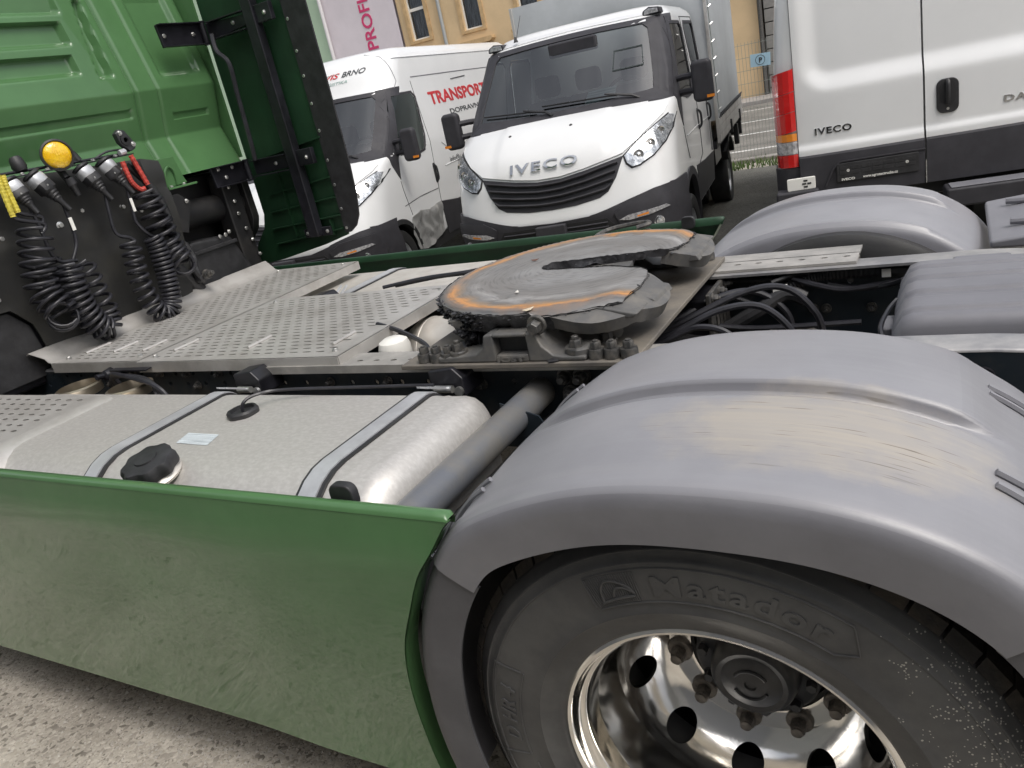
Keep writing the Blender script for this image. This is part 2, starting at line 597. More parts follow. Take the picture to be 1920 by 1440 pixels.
# loose stones on the ground by the side skirt, and the grass strip
rnd = random.Random(3)
mb = MB()
for k in range(3200):
    x, y = rnd.uniform(-3.4, -.2), rnd.uniform(-2.0, -.7)
    if rnd.random() < .6: x, y = rnd.gauss(-1.1, .5), rnd.gauss(-1.2, .22)
    s = rnd.uniform(.003, .0075) * (1.6 if rnd.random() < .08 else 1)
    V = []
    for d in ((1, 0, 0), (-1, 0, 0), (0, 1, 0), (0, -1, 0), (0, 0, .7), (0, 0, -.3)):
        V.append((x + d[0] * s * rnd.uniform(.6, 1.3), y + d[1] * s * rnd.uniform(.6, 1.3), .001 + d[2] * s * rnd.uniform(.6, 1.2)))
    mb.add(V, [(0, 2, 4), (2, 1, 4), (1, 3, 4), (3, 0, 4), (2, 0, 5), (1, 2, 5), (3, 1, 5), (0, 3, 5)])
M['stone'] = mat('stone', (.38, .355, .315), .85, col2=(.50, .47, .42), vscale=60)
struct(mb.build('loose_gravel', 'stone', ang=20), 'stuff')
mb = MB()
for k in range(2600):
    x, y = rnd.uniform(-6, 1.5), rnd.uniform(10.3, 11.1)
    h, a, w = rnd.uniform(.04, .13), rnd.uniform(0, PI), rnd.uniform(.006, .014)
    lx, ly = rnd.uniform(-.05, .05), rnd.uniform(-.05, .05)
    z = -.22
    mb.add([(x - w * math.cos(a), y - w * math.sin(a), z), (x + w * math.cos(a), y + w * math.sin(a), z), (x + lx, y + ly, z + h)], [(0, 1, 2)])
struct(mb.build('grass_strip', 'grassm', ang=0, recalc=False), 'stuff')


def facade(root, m, x0, x1, z0, z1, y, holes, depth=.3):
    X = sorted({x0, x1} | {h[0] for h in holes} | {h[1] for h in holes})
    Z = sorted({z0, z1} | {h[2] for h in holes} | {h[3] for h in holes})
    mb = MB()
    for i in range(len(X) - 1):
        for j in range(len(Z) - 1):
            cx, cz = (X[i] + X[i + 1]) / 2, (Z[j] + Z[j + 1]) / 2
            if any(h[0] < cx < h[1] and h[2] < cz < h[3] for h in holes): continue
            mb.add([(X[i], y, Z[j]), (X[i + 1], y, Z[j]), (X[i + 1], y, Z[j + 1]), (X[i], y, Z[j + 1])], [(0, 1, 2, 3)])
    for hx0, hx1, hz0, hz1 in holes:
        mb.add([(x, yy, z) for yy in (y, y + depth) for x, z in ((hx0, hz0), (hx1, hz0), (hx1, hz1), (hx0, hz1))],
               [(0, 1, 5, 4), (1, 2, 6, 5), (2, 3, 7, 6), (3, 0, 4, 7)])
    mb.box(x0, x1, y + depth + .02, y + 9, z0, z1)
    return mb.build('wall', m, root, ang=0, recalc=False)


def window(root, x0, x1, z0, z1, y, transom=None):
    w = .055
    mb = MB()
    for a in ((x0, x0 + w, z0, z1), (x1 - w, x1, z0, z1), (x0 + w, x1 - w, z0, z0 + w), (x0 + w, x1 - w, z1 - w, z1)):
        mb.box(a[0], a[1], y + .10, y + .16, a[2], a[3])
    if transom: mb.box(x0 + w, x1 - w, y + .10, y + .16, transom - .05, transom + .05)
    f = mb.build('window', 'whitep', root, ang=0)
    MB().box(x0 + w, x1 - w, y + .125, y + .135, z0 + w, z1 - w).build('pane', 'pane', f, ang=0)
    n = 26
    MB().grid(lambda i, j: (x0 + w + (x1 - x0 - 2 * w) * i / (n - 1), y + .22 + .02 * math.sin(i * 1.7), z0 + (z1 - z0) * j), n, 2).build('curtain', 'curtain', f)
    return f


b1 = thing('apartment_house', 'ochre rendered apartment house with white framed windows and a grey downpipe', 'building', (0, 0, 0))
W = [(-17.0, -16.25, 3.98, 5.75), (-14.76, -14.02, 3.86, 5.6), (-12.55, -11.8, 3.86, 5.6), (-10.3, -9.55, 3.86, 5.6), (-14.9, -14.0, .9, 2.75), (-17.0, -16.2, .9, 2.75), (-12.6, -11.7, .9, 2.75)]
facade(b1, 'yellow', -17.4, -4.8, -.3, 9, 24.0, W)
for i, (a, b, c, d) in enumerate(W):
    window(b1, a, b, c, d, 24.0, transom=d - .75 if i in (0, 2) else None)
    mb = MB()
    for q in ((a - .14, a - .002, c - .1, d + .1), (b + .002, b + .14, c - .1, d + .1), (a - .002, b + .002, c - .1, c - .002)):
        mb.box(q[0], q[1], 23.95, 24.05, q[2], q[3])
    mb.build('window_surround', 'yellow2', b1, ang=0)
for a, b in ((-15.15, -13.62), (-17.3, -15.95), (-12.85, -11.45)):
    mb = MB()
    mb.prism([(a, 3.42), (a + .1, 3.34), (b - .1, 3.34), (b, 3.42), (b, 3.50), (a, 3.50)], lambda p, q, d: (p, d, q), 23.72, 24.0)
    mb.box(a + .2, b - .2, 23.93, 24.0, 2.9, 3.33)
    mb.build('window_hood', 'yellow2', b1, ang=0)
MB().cyl((-15.58, 23.9, 0), (-15.58, 23.9, 9), .065, n=12).build('downpipe', 'pipe', b1)
MB().cyl((-4.72, 23.86, -.1), (-4.72, 23.86, 9), .07, n=12).build('downpipe', 'darkbolt', b1)

b2 = thing('lilac_building', 'pale lilac blank house wall with tall magenta vertical lettering', 'building')
facade(b2, 'lilac', -20.72, -17.42, -.3, 10, 23.9, [])
text_on('lettering', 'PROFI', 'magenta', b2, lambda a, b, c: (-18.53 - b, 23.89 - c, 4.08 + a), .68, width=1.72, extrude=.006, bold=.012)
MB().cyl((-20.66, 23.78, 0), (-20.66, 23.78, 10), .07, n=12).build('downpipe', 'pipew', b2)
b3 = thing('mint_building', 'mint green rendered house left of the lilac wall', 'building')
facade(b3, 'mint', -32, -20.74, -.3, 10, 23.95, [])
b4 = thing('block_building', 'grey block wall with horizontal joints right of the ochre house', 'building')
MB().box(-4.64, 8, 24.05, 31, -.3, 7).build('wall', 'dark', b4, ang=0)
me = None
for i in range(5):
    for j in range(17):
        z, x = -.3 + .37 * j, -4.62 + 2.05 * i
        if me is None:
            o = box('block', 'greyblock', b4, 0, 2.02, 0, .2, 0, .345, bevel=.012)
            me = o
        else:
            o = me.copy(); COL.objects.link(o)
        o.location = (x, 23.9 + .006 * ((i * 7 + j * 3) % 4), z)

# wire fence along the road with a paper parking sign
fe = thing('wire_fence', 'grey wire mesh fence between the yard and the road', 'fence', (-2.5, 11.2, -.22))
for k in range(4):
    px = -3.85 + 2.5 * k - 2.5
    MB().box(px - .025, px + .025, -.02, .02, -.3, 1.85).build('post', 'wire', fe)
for k in range(3):
    px = -3.85 + 2.5 * k - 2.5
    mb = MB()
    for i in range(46):
        x = px + .05 + i * .0533
        mb.cyl((x, 0, .02), (x, 0, 1.8), .0026, n=4, caps=False)
    for i in range(10):
        mb.cyl((px + .03, -.006, .05 + i * .19), (px + 2.47, -.006, .05 + i * .19), .003, n=4, caps=False)
    struct(mb.build('mesh_panel', 'wire', fe, ang=0), 'stuff')
sg = thing('parking_sign', 'pale blue parking notice with a round P mark tied to the wire fence', 'sign', (-2.3, 11.15, 1.19))
T = Matrix.Rotation(math.radians(3), 4, 'Y')
MB().box(-.15, .15, -.004, .004, 0, .185, T).build('board', 'skyblue', sg, ang=0)
MB().add([T @ Vector((r * math.cos(a), -.0075, .093 + r * math.sin(a))) for r in (.066, .073) for a in [2 * PI * i / 32 for i in range(32)]],
         [(i, (i + 1) % 32, 32 + (i + 1) % 32, 32 + i) for i in range(32)]).build('ring', 'textk', sg, recalc=False)
text_on('letter', 'P', 'textk', sg, lambda a, b, c: tuple(T @ Vector((a - .018, -.0075 - c, b + .058))), .1, extrude=.001, bold=.003)

# unseen hall behind the viewer, added to block sky and shade the truck's near side
M['shade_hallw'] = mat('shade_hall_panel', (.34, .34, .33), .6, var=.06, vscale=1)
M['shade_halld'] = mat('shade_hall_paint', (.22, .225, .235), .5)
b5 = thing('shade_hall', 'unseen grey hall added to shade the near side of the truck', 'building', (0, -4.4, 0))
box('wall', 'shade_hallw', b5, -30, 24, -9, 0, -.2, 5.0, .05)  # body of the added unseen hall
for k in range(6): box('shade_hall_gate', 'shade_halld', b5, -26 + 8.4 * k, -21.6 + 8.4 * k, -.02, .06, -.1, 4.6, .03)
for k in range(14): box('shade_hall_rib', 'shade_hallw', b5, -30 + 4 * k, -29.85 + 4 * k, -.02, .08, 4.62, 4.95, .02)
# ================================================================== THE GREEN TRACTOR UNIT
TR = thing('tractor_truck', 'dark green tractor unit with open fifth wheel, alloy wheels and grey mudguards', 'truck')
BOLT = bolt_mesh(.017, .020, .027, .016, .0095, .010)               # plate bolt with collar
BOLTC = bolt_mesh(.0145, .018, .0225, .026, .0075, .004)
BOLTF = bolt_mesh(.012, .014, .016, .005, .007, .008)
BOLTB = bolt_mesh(.018, .020, .024, .018, .011, .014)
NUT = bolt_mesh(.0165, .024, .027, .010, .012, .006, 'wheel_nut', 'rustbolt')
SMALL = bolt_mesh(.008, .006, .011, .003, 0, 0, 'screw', 'zinc')
HUBB = bolt_mesh(.0115, .016, .014, .003, 0, 0, 'hub_bolt', 'hub')


def orient_up(V, F):
    a = 0
    for f in F:
        p = [Vector(V[i]) for i in f[:3]]
        a += (p[1] - p[0]).cross(p[2] - p[0]).z
    return F if a > 0 else [tuple(reversed(f)) for f in F]


def slot_hole(L, w, sk=0):
    def f(a, b):
        return [(a + L, b), (a + L * .55, b + w), (a, b + w * 1.15), (a - L * .55, b + w), (a - L, b), (a - L * .55, b - w), (a, b - w * 1.15), (a + L * .55, b - w)]
    return f


def round_hole(r):
    def f(a, b):
        return [(a + r * math.cos(PI * k / 4), b + r * math.sin(PI * k / 4)) for k in range(8)]
    return f


M['angle'] = mat('zinc_angle', (.34, .33, .31), .5, metal=.4, col2=(.48, .46, .43), vscale=9, bump=(40, .05))
# ---- frame rails: webs with rows of round holes, top and bottom flanges
def rail_top(x):
    return .962 - .075 * sstep(.42, .95, x)


for s in (-1, 1):
    cells = []
    p = .0505
    n = int((1.25 + 3.6) / p)
    for i in range(n):
        x0 = -3.6 + p * i
        xc = x0 + p / 2
        hole = xc < .1
        for j, (z0, z1) in enumerate(((.872, .917), (.917, .955))):
            cells.append((x0, x0 + p, z0, z1, hole and (i + j) % 2 == 0 and not (-.62 < xc < -.42)))
        cells.append((x0, x0 + p, .69, .872, False))
    yo = .392 * s
    hole = round_hole(.0095)
    fn = lambda a, b, d: (a, yo - s * .008 + s * d, b if a < .4 else b - (.962 - rail_top(a)) * (b - .69) / .27)
    rail = holed_plate(cells, 0, .008, fn, hole).build('frame_rail', 'frame', TR, ang=30)
    mb = MB()
    L = [-3.6, -1.5, .3, .42, .5, .6, .7, .8, .9, 1.25]
    mb.grid(lambda i, j: [(L[i], s * .303, rail_top(L[i]) - .008), (L[i], s * .303, rail_top(L[i])), (L[i], s * .386, rail_top(L[i])), (L[i], s * .392, rail_top(L[i]) - .004), (L[i], s * .393, rail_top(L[i]) - .008)][j], len(L), 5)
    mb.build('top_flange', 'framel', rail, ang=50)
    MB().box(-3.6, 1.25, min(s * .30, s * .392), max(s * .30, s * .392), .682, .69).build('bottom_flange', 'frame', rail)
    # galvanised mounting angle along the rail, with a chamfered front end
    cells = []
    for i in range(26):
        x0 = -1.66 + i * .0672
        cells.append((x0, x0 + .0672, s * .395 - .035, s * .395 + .035, i % 1 == 0))
    mb = holed_plate(cells, .963, .971, lambda a, b, d: (a, b, d), slot_hole(.013, .006))
    xe = -1.66 + 26 * .0672
    mb.add([(x, y, z) for z in (.963, .971) for x, y in ((-1.80, s * .36), (-1.66, s * .36), (-1.66, s * .43), (-1.70, s * .43))], [(0, 1, 2, 3), (4, 5, 6, 7), (0, 1, 5, 4), (0, 3, 7, 4), (2, 3, 7, 6)])
    mb.box(-1.70, xe, min(s * .43, s * .436), max(s * .43, s * .436), .945, .971)
    mb.box(-1.66, xe, min(s * .33, s * .36), max(s * .33, s * .36), .963, .971)
    if s > 0: mb.box(-1.3, xe, .43, .52, .963, .971)
    mb.build('mounting_angle', 'angle', TR, ang=30)
fb = [(-2.456, .942), (-2.294, .94), (-2.14, .938), (-2.1, .89), (-1.965, .936), (-1.814, .90), (-1.44, .90), (-1.2, .90), (-.9, .888), (-.852, .888), (-.58, .865), (-2.62, .90)]
for x, z in fb: put('bolt', BOLTF, TR, (x, -.393, z), (0, -1, 0))
for x, z in ((-.575, .915), (-.528, .914), (-.563, .868), (-.518, .868), (-.915, .905), (-.868, .903), (-.70, .80)): put('bolt', BOLTB, TR, (x, -.393, z), (0, -1, 0))
for x, z in ((-.175, .919), (-.053, .81), (-.014, .808), (.119, .805), (.122, .937), (-.227, .90), (-.11, .888), (.207, .92)): put('bolt', BOLTF, TR, (x, .383, z), (0, -1, 0))
for x, z in ((.40, .90), (.62, .88)): MB().lathe([(.022, 0), (.022, .012), (.012, .012), (.012, 0)], (x, -.393, z), (0, -1, 0), 20).build('frame_hole', 'blackm', TR)

# ---- cross members, propshaft, diff, valve block, hoses between the rails
box('cross_member', 'frame', TR, -.98, -.90, -.38, .38, .70, .94)
box('cross_member', 'frame', TR, .60, .68, -.38, .38, .72, .88)
box('cross_member', 'frame', TR, -2.4, -2.3, -.38, .38, .72, .94)
MB().cyl((-1.9, .05, .62), (-.25, .02, .60), .06, n=20).build('propshaft', 'blackm', TR)
MB().lathe([(.05, -.30), (.10, -.26), (.12, -.20), (.15, -.12), (.17, 0), (.15, .10), (.10, .16), (.02, .18)], (-.02, .0, .48), (1, 0, 0), 28).build('differential', 'frame', TR)
MB().cyl((0, -.85, .5), (0, .85, .5), .085, n=20).build('axle', 'frame', TR)
MB().lathe([(.085, .0), (.115, .01), (.118, .035), (.112, .045), (.100, .046), (.092, .032), (.05, .036), (0, .034)], (-.085, .19, .715), (.25, -.3, 1), 32).build('hub_cover', 'darkbolt', TR)
MB().cyl((-.62, .16, .80), (-.10, .12, .74), .048, .043, n=18).build('torque_rod', 'black', TR)
vb = box('valve_block', 'blackm', TR, -.46, -.33, .16, .34, .80, .93, .012)
for k in range(4): box('valve_rib', 'blackm', TR, -.335, -.315, .18 + .04 * k, .20 + .04 * k, .80, .92, .004)
box('valve_cap', 'blackm', TR, -.44, -.38, .22, .30, .93, .955, .008)
hoses = [[(-.60, .0, .83), (-.42, .06, .88), (-.22, .16, .945), (-.10, .20, .94), (-.02, .2, .86), (.0, .2, .78)],
         [(-.55, -.05, .84), (-.40, .0, .88), (-.27, .06, .925), (-.16, .10, .92), (-.08, .1, .85), (-.05, .1, .76)],
         [(-.50, -.12, .85), (-.38, -.06, .89), (-.30, -.04, .91), (-.22, -.04, .885), (-.17, -.04, .80)],
         [(-.65, .05, .80), (-.45, .12, .87), (-.30, .22, .92), (-.20, .27, .91), (-.12, .28, .84), (-.1, .28, .75)]]
for h in hoses: MB().tube(smooth_path(h, 8), .0105, 8).build('air_hose', 'cable', TR)
hp = smooth_path([(-.20, .30, .84), (-.14, .33, .885), (-.05, .345, .925), (.06, .35, .93), (.25, .35, .925), (.6, .35, .91)], 22)
MB().tube(hp, [.017 + (.003 if i % 2 else 0) for i in range(len(hp))], 8).build('corrugated_conduit', 'black', TR)
MB().tube(smooth_path([(-.16, .30, .93), (-.08, .33, .945), (.05, .35, .95), (.16, .35, .945), (.3, .35, .94)], 8), .007, 6).build('wire_loom', 'black', TR)
MB().tube(smooth_path([(-.3, .25, .80), (-.2, .27, .85), (-.12, .3, .89), (-.06, .3, .87)], 10), .024, 10).build('corrugated_conduit', 'black', TR)
for P in ([(-.52, .20, .86), (-.40, .28, .90), (-.30, .33, .88), (-.22, .35, .84)], [(-.56, .1, .86), (-.36, .2, .83), (-.2, .24, .80), (.1, .26, .80)], [(.0, .345, .90), (.10, .34, .88), (.18, .30, .90), (.22, .24, .93)],
          [(-.10, .33, .93), (-.02, .30, .91), (.06, .31, .89), (.2, .33, .9)], [(-.45, .36, .90), (-.30, .365, .925), (-.1, .365, .915)]):
    MB().tube(smooth_path(P, 8), .009, 7).build('air_hose', 'cable', TR)
for x, y, z in ((-.09, .345, .945), (-.03, .35, .95), (.09, .35, .945)): box('loom_connector', 'black', TR, x, x + .045, y - .014, y + .014, z - .012, z + .012, .003)
box('valve_bracket', 'darkbolt', TR, -.33, -.315, .14, .36, .78, .95, .004)
for y in (.17, .25, .33): put('bolt', BOLTF, TR, (-.315, y, .93), (1, 0, 0))
box('white_tag', 'whitep', TR, -.155, -.11, .285, .29, .895, .925, .001, Matrix.Rotation(.0, 4, 'Y'))
box('conduit_mark', 'whitep', TR, .155, .18, .326, .333, .915, .94, .001)

# ---- rear plastic cover box between the rails, ribbed
mb = MB()
ny, nx = 110, 40
def cov(i, j):
    y = -.255 + .475 * i / (ny - 1)
    x = .215 + .95 * j / (nx - 1)
    u = i / (ny - 1)
    z = .985 + .012 * math.sin(u * PI)
    for c in (.12, .36, .60, .84):
        z += .009 * (sstep(c - .03, c - .01, u) - sstep(c + .13, c + .15, u)) - .007 * math.exp(-((u - c - .155) / .012) ** 2)
    e = min(1, (x - .215) / .06)
    z -= .055 * (1 - math.sqrt(max(0, 1 - (1 - e) ** 2)))
    f = min(1, u / .07, (1 - u) / .07)
    z -= .05 * (1 - math.sqrt(max(0, 1 - (1 - f) ** 2)))
    return (x, y, z - .05 * max(0, x - .5))
mb.grid(cov, ny, nx)
M['coverm'] = mat('grey_cover_plastic', (.18, .18, .198), .45, var=.08, vscale=5, bump=(90, .03))
bx = mb.build('battery_cover', 'coverm', TR, ang=50)
mb = MB().box(.222, 1.16, -.25, .215, .80, .935)
mb.build('cover_base', 'coverm', bx, bevel=.01)
MB().tube(smooth_path([(.215, -.26, .90), (.19, -.2, .94), (.20, -.1, .955), (.215, .0, .95)], 6), .006, 6).build('cover_clip', 'blackm', bx)
box('cover_latch', 'coverm', bx, .19, .222, -.16, -.06, .87, .93, .006)
box('cover_lug', 'coverm', bx, .34, .48, .215, .26, .955, .985, .01)

# ---- mounting plate, pedestals and fifth wheel
M['plate'] = mat('weathered_plate', (.14, .129, .117), .6, metal=.2, col2=(.245, .218, .178), vscale=7, vpos=(.38, .68), bump=(60, .08))
M['cast'] = mat('cast_iron', (.115, .114, .112), .58, metal=.2, col2=(.21, .195, .17), vscale=12, vpos=(.45, .78), bump=(50, .12))
M['grease'] = mat('grease', (.035, .035, .038), .33, var=.5, vscale=30, bump=(45, .5))
mb = MB().box(-1.06, -.34, -.485, .465, .972, .986)
plate = mb.build('mounting_plate', 'plate', TR, bevel=.003)
for s, yy in ((-1, -.452), (1, .432)):
    for x in (-1.0, -.958, -.917, -.432, -.388, -.343 if s < 0 else -.372):
        put('bolt', BOLTC, TR, (x + (.012 if x < -.8 else -.016), yy, .986), (0, 0, 1))
    put('bolt', BOLT, TR, (-.873, yy + .006, 1.0), (0, 0, 1))
    put('bolt', BOLT, TR, (-.505, yy + .006, 1.0), (0, 0, 1))
    yf, yb = (-.475, -.36) if s < 0 else (.36, .475)
    fn = lambda a, b, d: (a, d, b)
    mb = MB()
    mb.prism([(-.93, .986), (-.93, 1.004), (-.86, 1.006), (-.80, 1.012), (-.773, 1.03), (-.765, 1.064), (-.735, 1.068), (-.735, .986)], fn, yf, yb)
    mb.prism([(-.735, .986), (-.735, 1.008), (-.635, 1.008), (-.635, .986)], fn, yf, yb)
    mb.prism([(-.635, .986), (-.635, 1.066), (-.608, 1.07), (-.59, 1.03), (-.562, 1.005), (-.535, 1.0), (-.47, 1.0), (-.47, .986)], fn, yf, yb)
    mb.box(-.737, -.633, *((yb - .012, yb) if s < 0 else (yf, yf + .012)), 1.008, 1.064)
    mb.box(-.737, -.633, yf, yb, 1.056, 1.068)
    MB().box(-.734, -.636, *((yf + .03, yb - .014) if s < 0 else (yf + .014, yb - .03)), 1.009, 1.055).build('opening_shade_block', 'gap', TR)  # black block stands in for the shade inside the opening
    ped = mb.build('pedestal', 'cast', TR, bevel=.007)
    MB().lathe([(.042, 0), (.042, .014), (.036, .018)], (-.50, yf + .045, .998), (0, 0, 1), 24).build('bolt_boss', 'cast', ped)
    # long sloping wing of the pedestal towards the middle
    mb = MB()
    a, b = (yb, yb + .20) if s < 0 else (yf, yf - .20)
    mb.add([(-.93, a, .986), (-.93, a, 1.012), (-.74, a, 1.05), (-.74, a, .986), (-.86, b, .986), (-.86, b, .994), (-.74, b, 1.01), (-.74, b, .986)],
           [(0, 1, 2, 3), (4, 5, 6, 7), (0, 1, 5, 4), (1, 2, 6, 5), (2, 3, 7, 6), (0, 3, 7, 4)])
    mb.build('pedestal_wing', 'cast', ped, bevel=.006)
    put('pivot_bolt', bolt_mesh(.0185, .024, .027, .010, 0, 0, 'pivot_bolt'), TR, (-.600, s * .455, 1.085), (0, s, -.12))
text_on('lettering', 'JOST', 'cast', TR, lambda a, b, c: (-.738 + a, -.4755 - c, .9895 + b * .8), .022, width=.092, extrude=.0025, bold=.0012)

WX = -.665
def fw_out(n=40):
    P = []
    R = .447
    a0, a1 = math.radians(53), math.radians(307)
    for i in range(n + 1):
        a = a0 + (a1 - a0) * i / n
        P.append((WX + R * math.cos(a), R * math.sin(a)))
    P += [(-.392, -.32), (-.388, -.24), (-.395, -.15), (-.41, -.105), (-.52, -.065), (-.70, -.045)]
    for i in range(1, 8):
        a = -PI / 2 - PI * i / 8
        P.append((-.745 + .045 * math.cos(a), .045 * math.sin(a)))
    P += [(-.70, .045), (-.52, .065), (-.41, .105), (-.395, .15), (-.388, .24), (-.392, .32)]
    return P


def fw_z(x, y):
    z = 1.118
    t = max(0, x + .43, (math.hypot(x - WX - .02, y) - .415) * 1.2 if x > -.62 else 0)
    z -= .28 * t + 1.6 * t * t
    r = math.hypot(x - WX, y)
    z -= .010 * sstep(.425, .45, r)
    g = noise.noise(Vector((x * 11, y * 11, 1.3))) * .0022 + noise.noise(Vector((x * 37, y * 37, 4.1))) * .0009
    z += g * (1 - .5 * sstep(.36, .42, r)) + .003 * (1 - sstep(.1, .25, r))
    for cx, cy in ((-.785, -.30), (-.70, -.355), (-.60, .36), (-.70, .37)):
        d = math.hypot((x - cx) * .6, y - cy)
        z -= .012 * (1 - sstep(.006, .02, d))
    return z


def fw_mat():
    m = bpy.data.materials.new('fifth_wheel_top')
    m.use_nodes = True
    nt = m.node_tree
    b = nt.nodes['Principled BSDF']
    tc = nd(nt, 'ShaderNodeTexCoord')
    mp = nd(nt, 'ShaderNodeMapping', Location=(-WX, 0, 0))
    nt.links.new(tc.outputs['Object'], mp.inputs['Vector'])
    nz = nd(nt, 'ShaderNodeTexNoise', Scale=7., Detail=6., Roughness=.65)
    nt.links.new(mp.outputs[0], nz.inputs['Vector'])
    sp = nd(nt, 'ShaderNodeSeparateXYZ')
    nt.links.new(mp.outputs[0], sp.inputs[0])
    sq = nd(nt, 'ShaderNodeVectorMath', operation='MULTIPLY')
    sq.inputs[1].default_value = (1, 1, 0)
    nt.links.new(mp.outputs[0], sq.inputs[0])
    ln = nd(nt, 'ShaderNodeVectorMath', operation='LENGTH')
    nt.links.new(sq.outputs[0], ln.inputs[0])
    ad = nd(nt, 'ShaderNodeMath', operation='MULTIPLY_ADD')
    nt.links.new(nz.outputs[0], ad.inputs[0])
    ad.inputs[1].default_value = .11
    nt.links.new(ln.outputs['Value'], ad.inputs[2])
    ramp = nd(nt, 'ShaderNodeValToRGB')           # worn rings by radius
    E = ramp.color_ramp.elements
    st = [(0, (.15, .15, .15)), (.255, (.17, .17, .17)), (.30, (.115, .112, .108)), (.365, (.135, .13, .125)), (.385, (.23, .225, .22)), (.41, (.12, .115, .11)), (.432, (.17, .125, .085)), (.455, (.38, .175, .05)), (.472, (.15, .11, .085)), (.495, (.10, .10, .10))]
    st = [(p_, tuple(v * 1.6 for v in c_)) for p_, c_ in st]
    E[0].position, E[0].color = st[0][0], (*st[0][1], 1)
    E[1].position, E[1].color = st[-1][0], (*st[-1][1], 1)
    for p, c in st[1:-1]:
        e = E.new(p); e.color = (*c, 1)
    nt.links.new(ad.outputs[0], ramp.inputs[0])
    n2 = nd(nt, 'ShaderNodeTexNoise', Scale=3.3, Detail=5.)
    nt.links.new(mp.outputs[0], n2.inputs['Vector'])
    r2_ = nd(nt, 'ShaderNodeValToRGB')
    r2_.color_ramp.elements[0].position, r2_.color_ramp.elements[1].position = .42, .56
    nt.links.new(n2.outputs[0], r2_.inputs[0])
    mx = nd(nt, 'ShaderNodeMix', data_type='RGBA')
    mx.inputs[6].default_value = (.20, .197, .193, 1)
    nt.links.new(r2_.outputs[0], mx.inputs[0])
    nt.links.new(ramp.outputs[0], mx.inputs[7])
    # outer ring keeps its rust even where greased
    mr = nd(nt, 'ShaderNodeMapRange')
    mr.inputs['From Min'].default_value, mr.inputs['From Max'].default_value = .40, .44
    nt.links.new(ad.outputs[0], mr.inputs[0])
    mx2 = nd(nt, 'ShaderNodeMix', data_type='RGBA')
    nt.links.new(mr.outputs[0], mx2.inputs[0])
    nt.links.new(mx.outputs[2], mx2.inputs[6])
    nt.links.new(ramp.outputs[0], mx2.inputs[7])
    # scrape marks running round the plate
    at = nd(nt, 'ShaderNodeMath', operation='ARCTAN2')
    nt.links.new(sp.outputs[1], at.inputs[0]); nt.links.new(sp.outputs[0], at.inputs[1])
    cb = nd(nt, 'ShaderNodeCombineXYZ')
    m1 = nd(nt, 'ShaderNodeMath', operation='MULTIPLY'); m1.inputs[1].default_value = 2.2
    m2 = nd(nt, 'ShaderNodeMath', operation='MULTIPLY'); m2.inputs[1].default_value = 60
    nt.links.new(at.outputs[0], m1.inputs[0]); nt.links.new(ln.outputs['Value'], m2.inputs[0])
    nt.links.new(m1.outputs[0], cb.inputs[0]); nt.links.new(m2.outputs[0], cb.inputs[1])
    n3 = nd(nt, 'ShaderNodeTexNoise', Scale=1.6, Detail=6.)
    nt.links.new(cb.outputs[0], n3.inputs['Vector'])
    r3 = nd(nt, 'ShaderNodeValToRGB')
    r3.color_ramp.elements[0].position, r3.color_ramp.elements[1].position = .34, .5
    r3.color_ramp.elements[0].color = (.35, .35, .35, 1)
    nt.links.new(n3.outputs[0], r3.inputs[0])
    mx3 = nd(nt, 'ShaderNodeMix', data_type='RGBA', blend_type='MULTIPLY')
    mx3.inputs[0].default_value = .45
    # the rust only shows where the grease film is rubbed off
    n5 = nd(nt, 'ShaderNodeTexNoise', Scale=4.2, Detail=5., Roughness=.6)
    mp5 = nd(nt, 'ShaderNodeMapping', Location=(.37, .2, .1))
    nt.links.new(mp.outputs[0], mp5.inputs['Vector']); nt.links.new(mp5.outputs[0], n5.inputs['Vector'])
    r5 = nd(nt, 'ShaderNodeValToRGB')
    r5.color_ramp.elements[0].position, r5.color_ramp.elements[1].position = .30, .50
    nt.links.new(n5.outputs[0], r5.inputs[0])
    mx5 = nd(nt, 'ShaderNodeMix', data_type='RGBA')
    mx5.inputs[6].default_value = (.185, .178, .17, 1)
    nt.links.new(r5.outputs[0], mx5.inputs[0]); nt.links.new(mx2.outputs[2], mx5.inputs[7])
    nt.links.new(mx5.outputs[2], mx3.inputs[6]); nt.links.new(r3.outputs[0], mx3.inputs[7])
    nt.links.new(mx3.outputs[2], b.inputs['Base Color'])
    b.inputs['Roughness'].default_value = .42
    b.inputs['Metallic'].default_value = .15
    bp = nd(nt, 'ShaderNodeBump', Strength=.25, Distance=.005)
    nt.links.new(n3.outputs[0], bp.inputs['Height'])
    nt.links.new(bp.outputs[0], b.inputs['Normal'])
    return m


M['fwtop'] = fw_mat()
out = fw_out()
V, F = patch2d(out, .014, lambda a, b: (a, b, fw_z(a, b)))
fwt = MB().add(V, F).build('fifth_wheel', 'fwtop', TR, ang=50, recalc=False)
